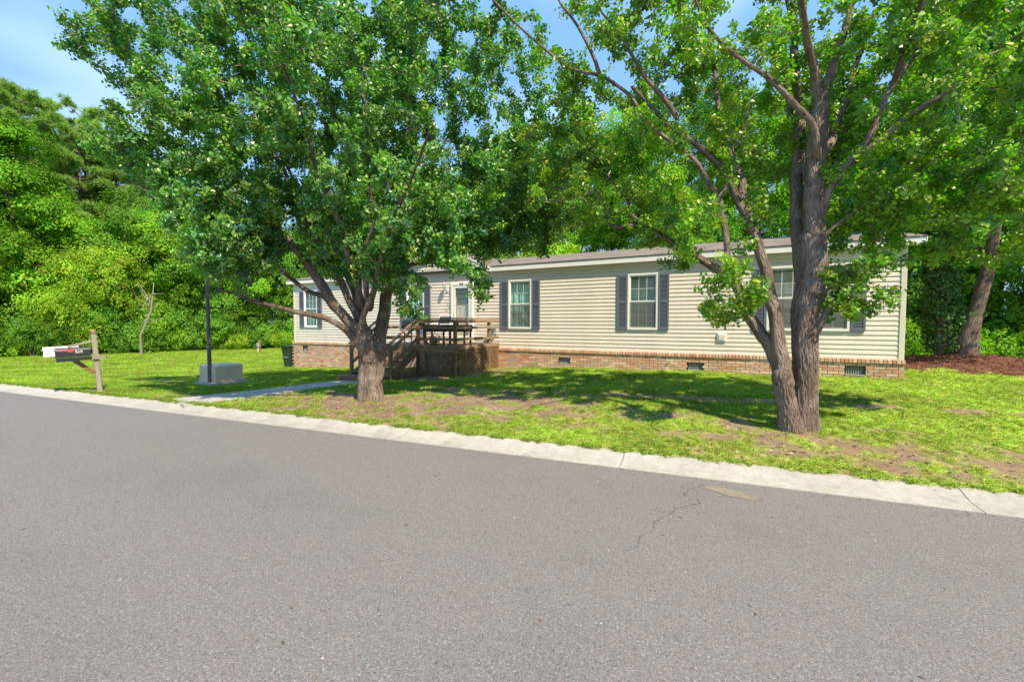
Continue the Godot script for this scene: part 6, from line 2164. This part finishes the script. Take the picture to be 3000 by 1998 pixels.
const LIMBS_L := [
	[-7.04,0.13,-6.75,0.224,-7.06,0.46,-6.75,0.210,-7.07,0.78,-6.74,0.199,-7.08,1.10,-6.74,0.190,-7.11,1.36,-6.73,0.181,-7.14,1.55,-6.71,0.173],
	[-7.00,0.13,-6.83,0.182,-6.99,0.51,-6.89,0.163,-7.00,0.83,-6.94,0.149,-6.99,1.25,-7.00,0.136,-6.97,1.75,-7.08,0.124,-6.95,2.24,-7.15,0.113,-6.92,2.74,-7.23,0.102,-6.91,3.08,-7.29,0.091,-6.86,3.58,-7.38,0.081,-6.81,4.26,-7.48,0.070,-6.73,5.11,-7.60,0.060,-6.71,6.13,-7.69,0.050,-6.76,7.50,-7.77,0.040,-6.69,8.88,-7.91,0.030],
	[-7.02,0.79,-6.68,0.107,-7.02,1.01,-6.61,0.095,-7.04,1.23,-6.54,0.086,-7.08,1.37,-6.45,0.077,-7.20,1.59,-6.32,0.070,-7.34,1.75,-6.17,0.062,-7.56,1.87,-5.99,0.055,-7.91,1.96,-5.73,0.049,-8.09,2.03,-5.56,0.043,-8.29,2.11,-5.38,0.037,-8.54,2.19,-5.18,0.031,-8.79,2.33,-4.97,0.025,-8.98,2.39,-4.80,0.020],
	[-7.02,0.94,-6.68,0.143,-7.03,1.19,-6.63,0.131,-7.05,1.40,-6.57,0.122,-7.08,1.59,-6.50,0.114,-7.19,1.75,-6.39,0.107,-7.40,2.06,-6.23,0.100,-7.58,2.46,-6.09,0.093,-7.76,2.85,-5.95,0.087,-7.94,3.15,-5.81,0.081,-8.16,3.44,-5.64,0.075,-8.49,3.76,-5.42,0.069,-8.76,3.96,-5.23,0.064,-9.17,4.06,-4.95,0.058,-9.43,4.14,-4.75,0.053],
	[-9.35,4.08,-4.79,0.033,-9.67,4.00,-4.55,0.025,-10.00,4.24,-4.30,0.018,-10.44,4.45,-4.00,0.013],
	[-7.19,1.06,-6.83,0.095,-7.38,1.35,-6.89,0.085,-7.58,1.57,-6.95,0.078,-7.82,1.78,-6.99,0.071,-8.21,2.02,-6.95,0.064,-8.61,2.34,-6.91,0.058,-9.04,2.49,-6.84,0.052,-9.48,2.75,-6.77,0.046,-9.93,3.06,-6.69,0.040,-10.52,3.37,-6.55,0.034,-11.12,3.54,-6.39,0.027,-11.73,3.64,-6.23,0.021],
	[-7.09,0.93,-6.76,0.108,-7.10,1.29,-6.72,0.098,-7.14,1.54,-6.67,0.089,-7.16,1.75,-6.62,0.082,-7.26,2.06,-6.53,0.075,-7.40,2.50,-6.43,0.069,-7.57,2.88,-6.31,0.063,-7.73,3.25,-6.19,0.057,-7.89,3.55,-6.07,0.051,-7.97,3.97,-5.99,0.046,-8.19,4.42,-5.85,0.040,-8.29,4.81,-5.77,0.035,-8.59,5.34,-5.59,0.030,-9.01,5.84,-5.33,0.025,-9.43,6.34,-5.08,0.020],
	[-8.13,3.20,-6.54,0.074,-8.52,3.98,-6.48,0.064,-8.85,4.34,-6.43,0.057,-9.37,4.67,-6.28,0.050,-9.89,4.80,-6.13,0.044,-10.42,4.69,-5.95,0.038,-11.02,4.83,-5.75,0.032,-11.76,5.21,-5.49,0.026,-12.51,5.53,-5.22,0.020],
	[-7.09,1.00,-6.77,0.116,-7.13,1.36,-6.78,0.103,-7.20,1.61,-6.77,0.094,-7.26,1.81,-6.77,0.085,-7.32,2.23,-6.77,0.077,-7.37,2.72,-6.79,0.070,-7.47,3.54,-6.79,0.062,-7.63,4.20,-6.76,0.055,-7.67,4.69,-6.78,0.048,-7.58,5.35,-6.88,0.042,-7.64,6.34,-6.91,0.035,-7.76,7.67,-6.92,0.029,-7.86,8.83,-6.95,0.022],
	[-6.94,1.01,-6.68,0.085,-6.95,1.30,-6.62,0.076,-6.98,1.55,-6.54,0.068,-6.95,1.87,-6.50,0.062,-6.81,2.12,-6.51,0.056,-6.66,2.42,-6.54,0.050,-6.48,2.69,-6.57,0.045,-6.25,2.93,-6.64,0.039,-5.97,3.10,-6.72,0.035,-5.64,3.18,-6.83,0.030,-5.21,3.43,-7.00,0.025,-4.72,3.71,-7.21,0.021,-4.25,3.90,-7.40,0.016],
	[-6.96,2.13,-6.66,0.064,-6.82,2.67,-6.46,0.051,-6.57,3.23,-6.31,0.042,-6.28,3.76,-6.19,0.034,-6.17,4.40,-5.98,0.027,-6.00,5.25,-5.80,0.020,-5.91,6.17,-5.59,0.015],
	[-6.88,2.74,-7.18,0.059,-6.97,3.50,-7.45,0.048,-6.79,4.48,-7.86,0.040,-6.59,5.29,-8.28,0.032,-6.29,6.46,-8.77,0.024,-6.12,7.68,-9.18,0.017],
	[-6.87,2.90,-7.20,0.066,-6.68,3.47,-7.42,0.053,-6.21,4.09,-7.79,0.042,-5.68,4.79,-8.19,0.033,-5.13,5.36,-8.60,0.024,-4.58,6.04,-9.02,0.015],
	[-6.88,2.40,-7.06,0.058,-6.56,2.88,-7.18,0.046,-6.09,3.03,-7.37,0.037,-5.49,3.15,-7.63,0.029,-4.89,3.27,-7.88,0.021,-4.17,3.26,-8.20,0.014],
	[-7.13,2.07,-6.68,0.079,-7.00,2.96,-6.27,0.059,-6.90,3.76,-5.84,0.045,-6.82,4.46,-5.39,0.033,-6.66,5.20,-4.99,0.022,-6.52,5.82,-4.57,0.013],
	[-7.33,2.07,-6.80,0.088,-7.85,2.92,-6.90,0.071,-8.41,3.65,-6.98,0.058,-9.05,4.43,-7.01,0.046,-9.75,5.24,-7.02,0.033,-10.38,6.28,-7.07,0.021],
	[-6.87,2.24,-7.05,0.080,-7.10,3.10,-7.40,0.062,-7.21,4.03,-7.81,0.048,-7.26,5.03,-8.25,0.035,-7.38,6.28,-8.67,0.021],
	[-7.01,2.07,-6.75,0.072,-6.39,2.79,-6.40,0.050,-5.72,3.54,-6.08,0.035,-5.00,4.16,-5.79,0.023,-4.34,4.66,-5.45,0.013],
]
const BLOBS_L := [[-9.97,7.63,-5.50,2.40,2.00,2.00,100],[-7.35,7.72,-6.45,2.80,2.10,2.20,125],[-5.69,6.64,-7.63,2.30,2.20,1.80,130],[-8.93,4.09,-4.98,1.25,1.05,1.00,85],[-6.28,4.32,-6.52,1.80,1.40,1.30,80],[-4.58,4.50,-8.12,1.60,1.20,1.20,95],[-8.74,3.14,-5.04,1.10,0.55,0.90,55],[-10.66,5.27,-4.46,1.10,0.60,0.90,28],[-8.64,7.00,-7.54,2.60,1.80,1.30,80],[-7.30,6.02,-4.92,2.00,1.60,1.30,50],[-5.91,2.73,-6.76,0.40,0.90,0.40,12],[-4.52,2.50,-7.15,0.25,0.40,0.30,5],[-8.02,9.00,-6.61,2.80,1.20,2.20,80],[-9.54,5.34,-4.72,1.30,1.00,1.10,55],[-7.80,3.70,-5.91,1.10,0.65,0.90,40],[-11.81,7.78,-4.41,0.90,1.10,0.90,24],[-9.27,5.32,-6.45,1.00,0.90,1.00,30],[-5.44,3.29,-6.93,0.60,0.45,0.50,22],[-5.15,3.56,-7.32,0.70,0.40,0.60,22],[-6.33,2.94,-6.55,0.45,0.45,0.40,12],[-7.34,2.98,-6.35,0.50,0.35,0.50,10],[-3.91,3.46,-8.21,0.80,0.35,0.60,14],[-5.21,3.76,-6.96,0.80,0.50,0.60,26],[-4.72,3.45,-7.66,0.80,0.40,0.60,22],[-3.88,3.93,-8.47,0.90,0.55,0.80,26],[-5.54,3.42,-6.65,0.50,0.50,0.40,16],[-5.02,2.97,-7.02,0.40,0.25,0.35,8],[-3.68,5.66,-9.11,0.90,0.90,0.80,24]]
const BLOBS_R := [[0.64,6.56,-8.17,3.40,1.40,1.60,110],[-1.63,5.52,-6.91,1.80,1.60,1.30,60],[2.52,4.69,-7.95,1.90,1.80,1.50,90],[2.81,3.60,-8.62,1.30,1.00,1.00,70],[0.23,5.19,-8.45,2.40,1.40,0.80,70],[-0.78,3.39,-7.49,1.10,0.70,0.80,34],[1.19,2.31,-7.75,0.60,0.45,0.50,18],[-0.21,2.16,-6.83,0.45,0.50,0.45,14],[-2.42,3.87,-6.86,0.90,0.90,0.70,22],[2.02,3.39,-8.53,1.10,0.80,0.80,50],[0.14,4.17,-7.79,0.90,0.80,0.70,20],[2.41,5.76,-8.85,1.80,1.60,1.10,70],[-2.79,4.99,-7.06,1.00,1.00,0.80,22]]
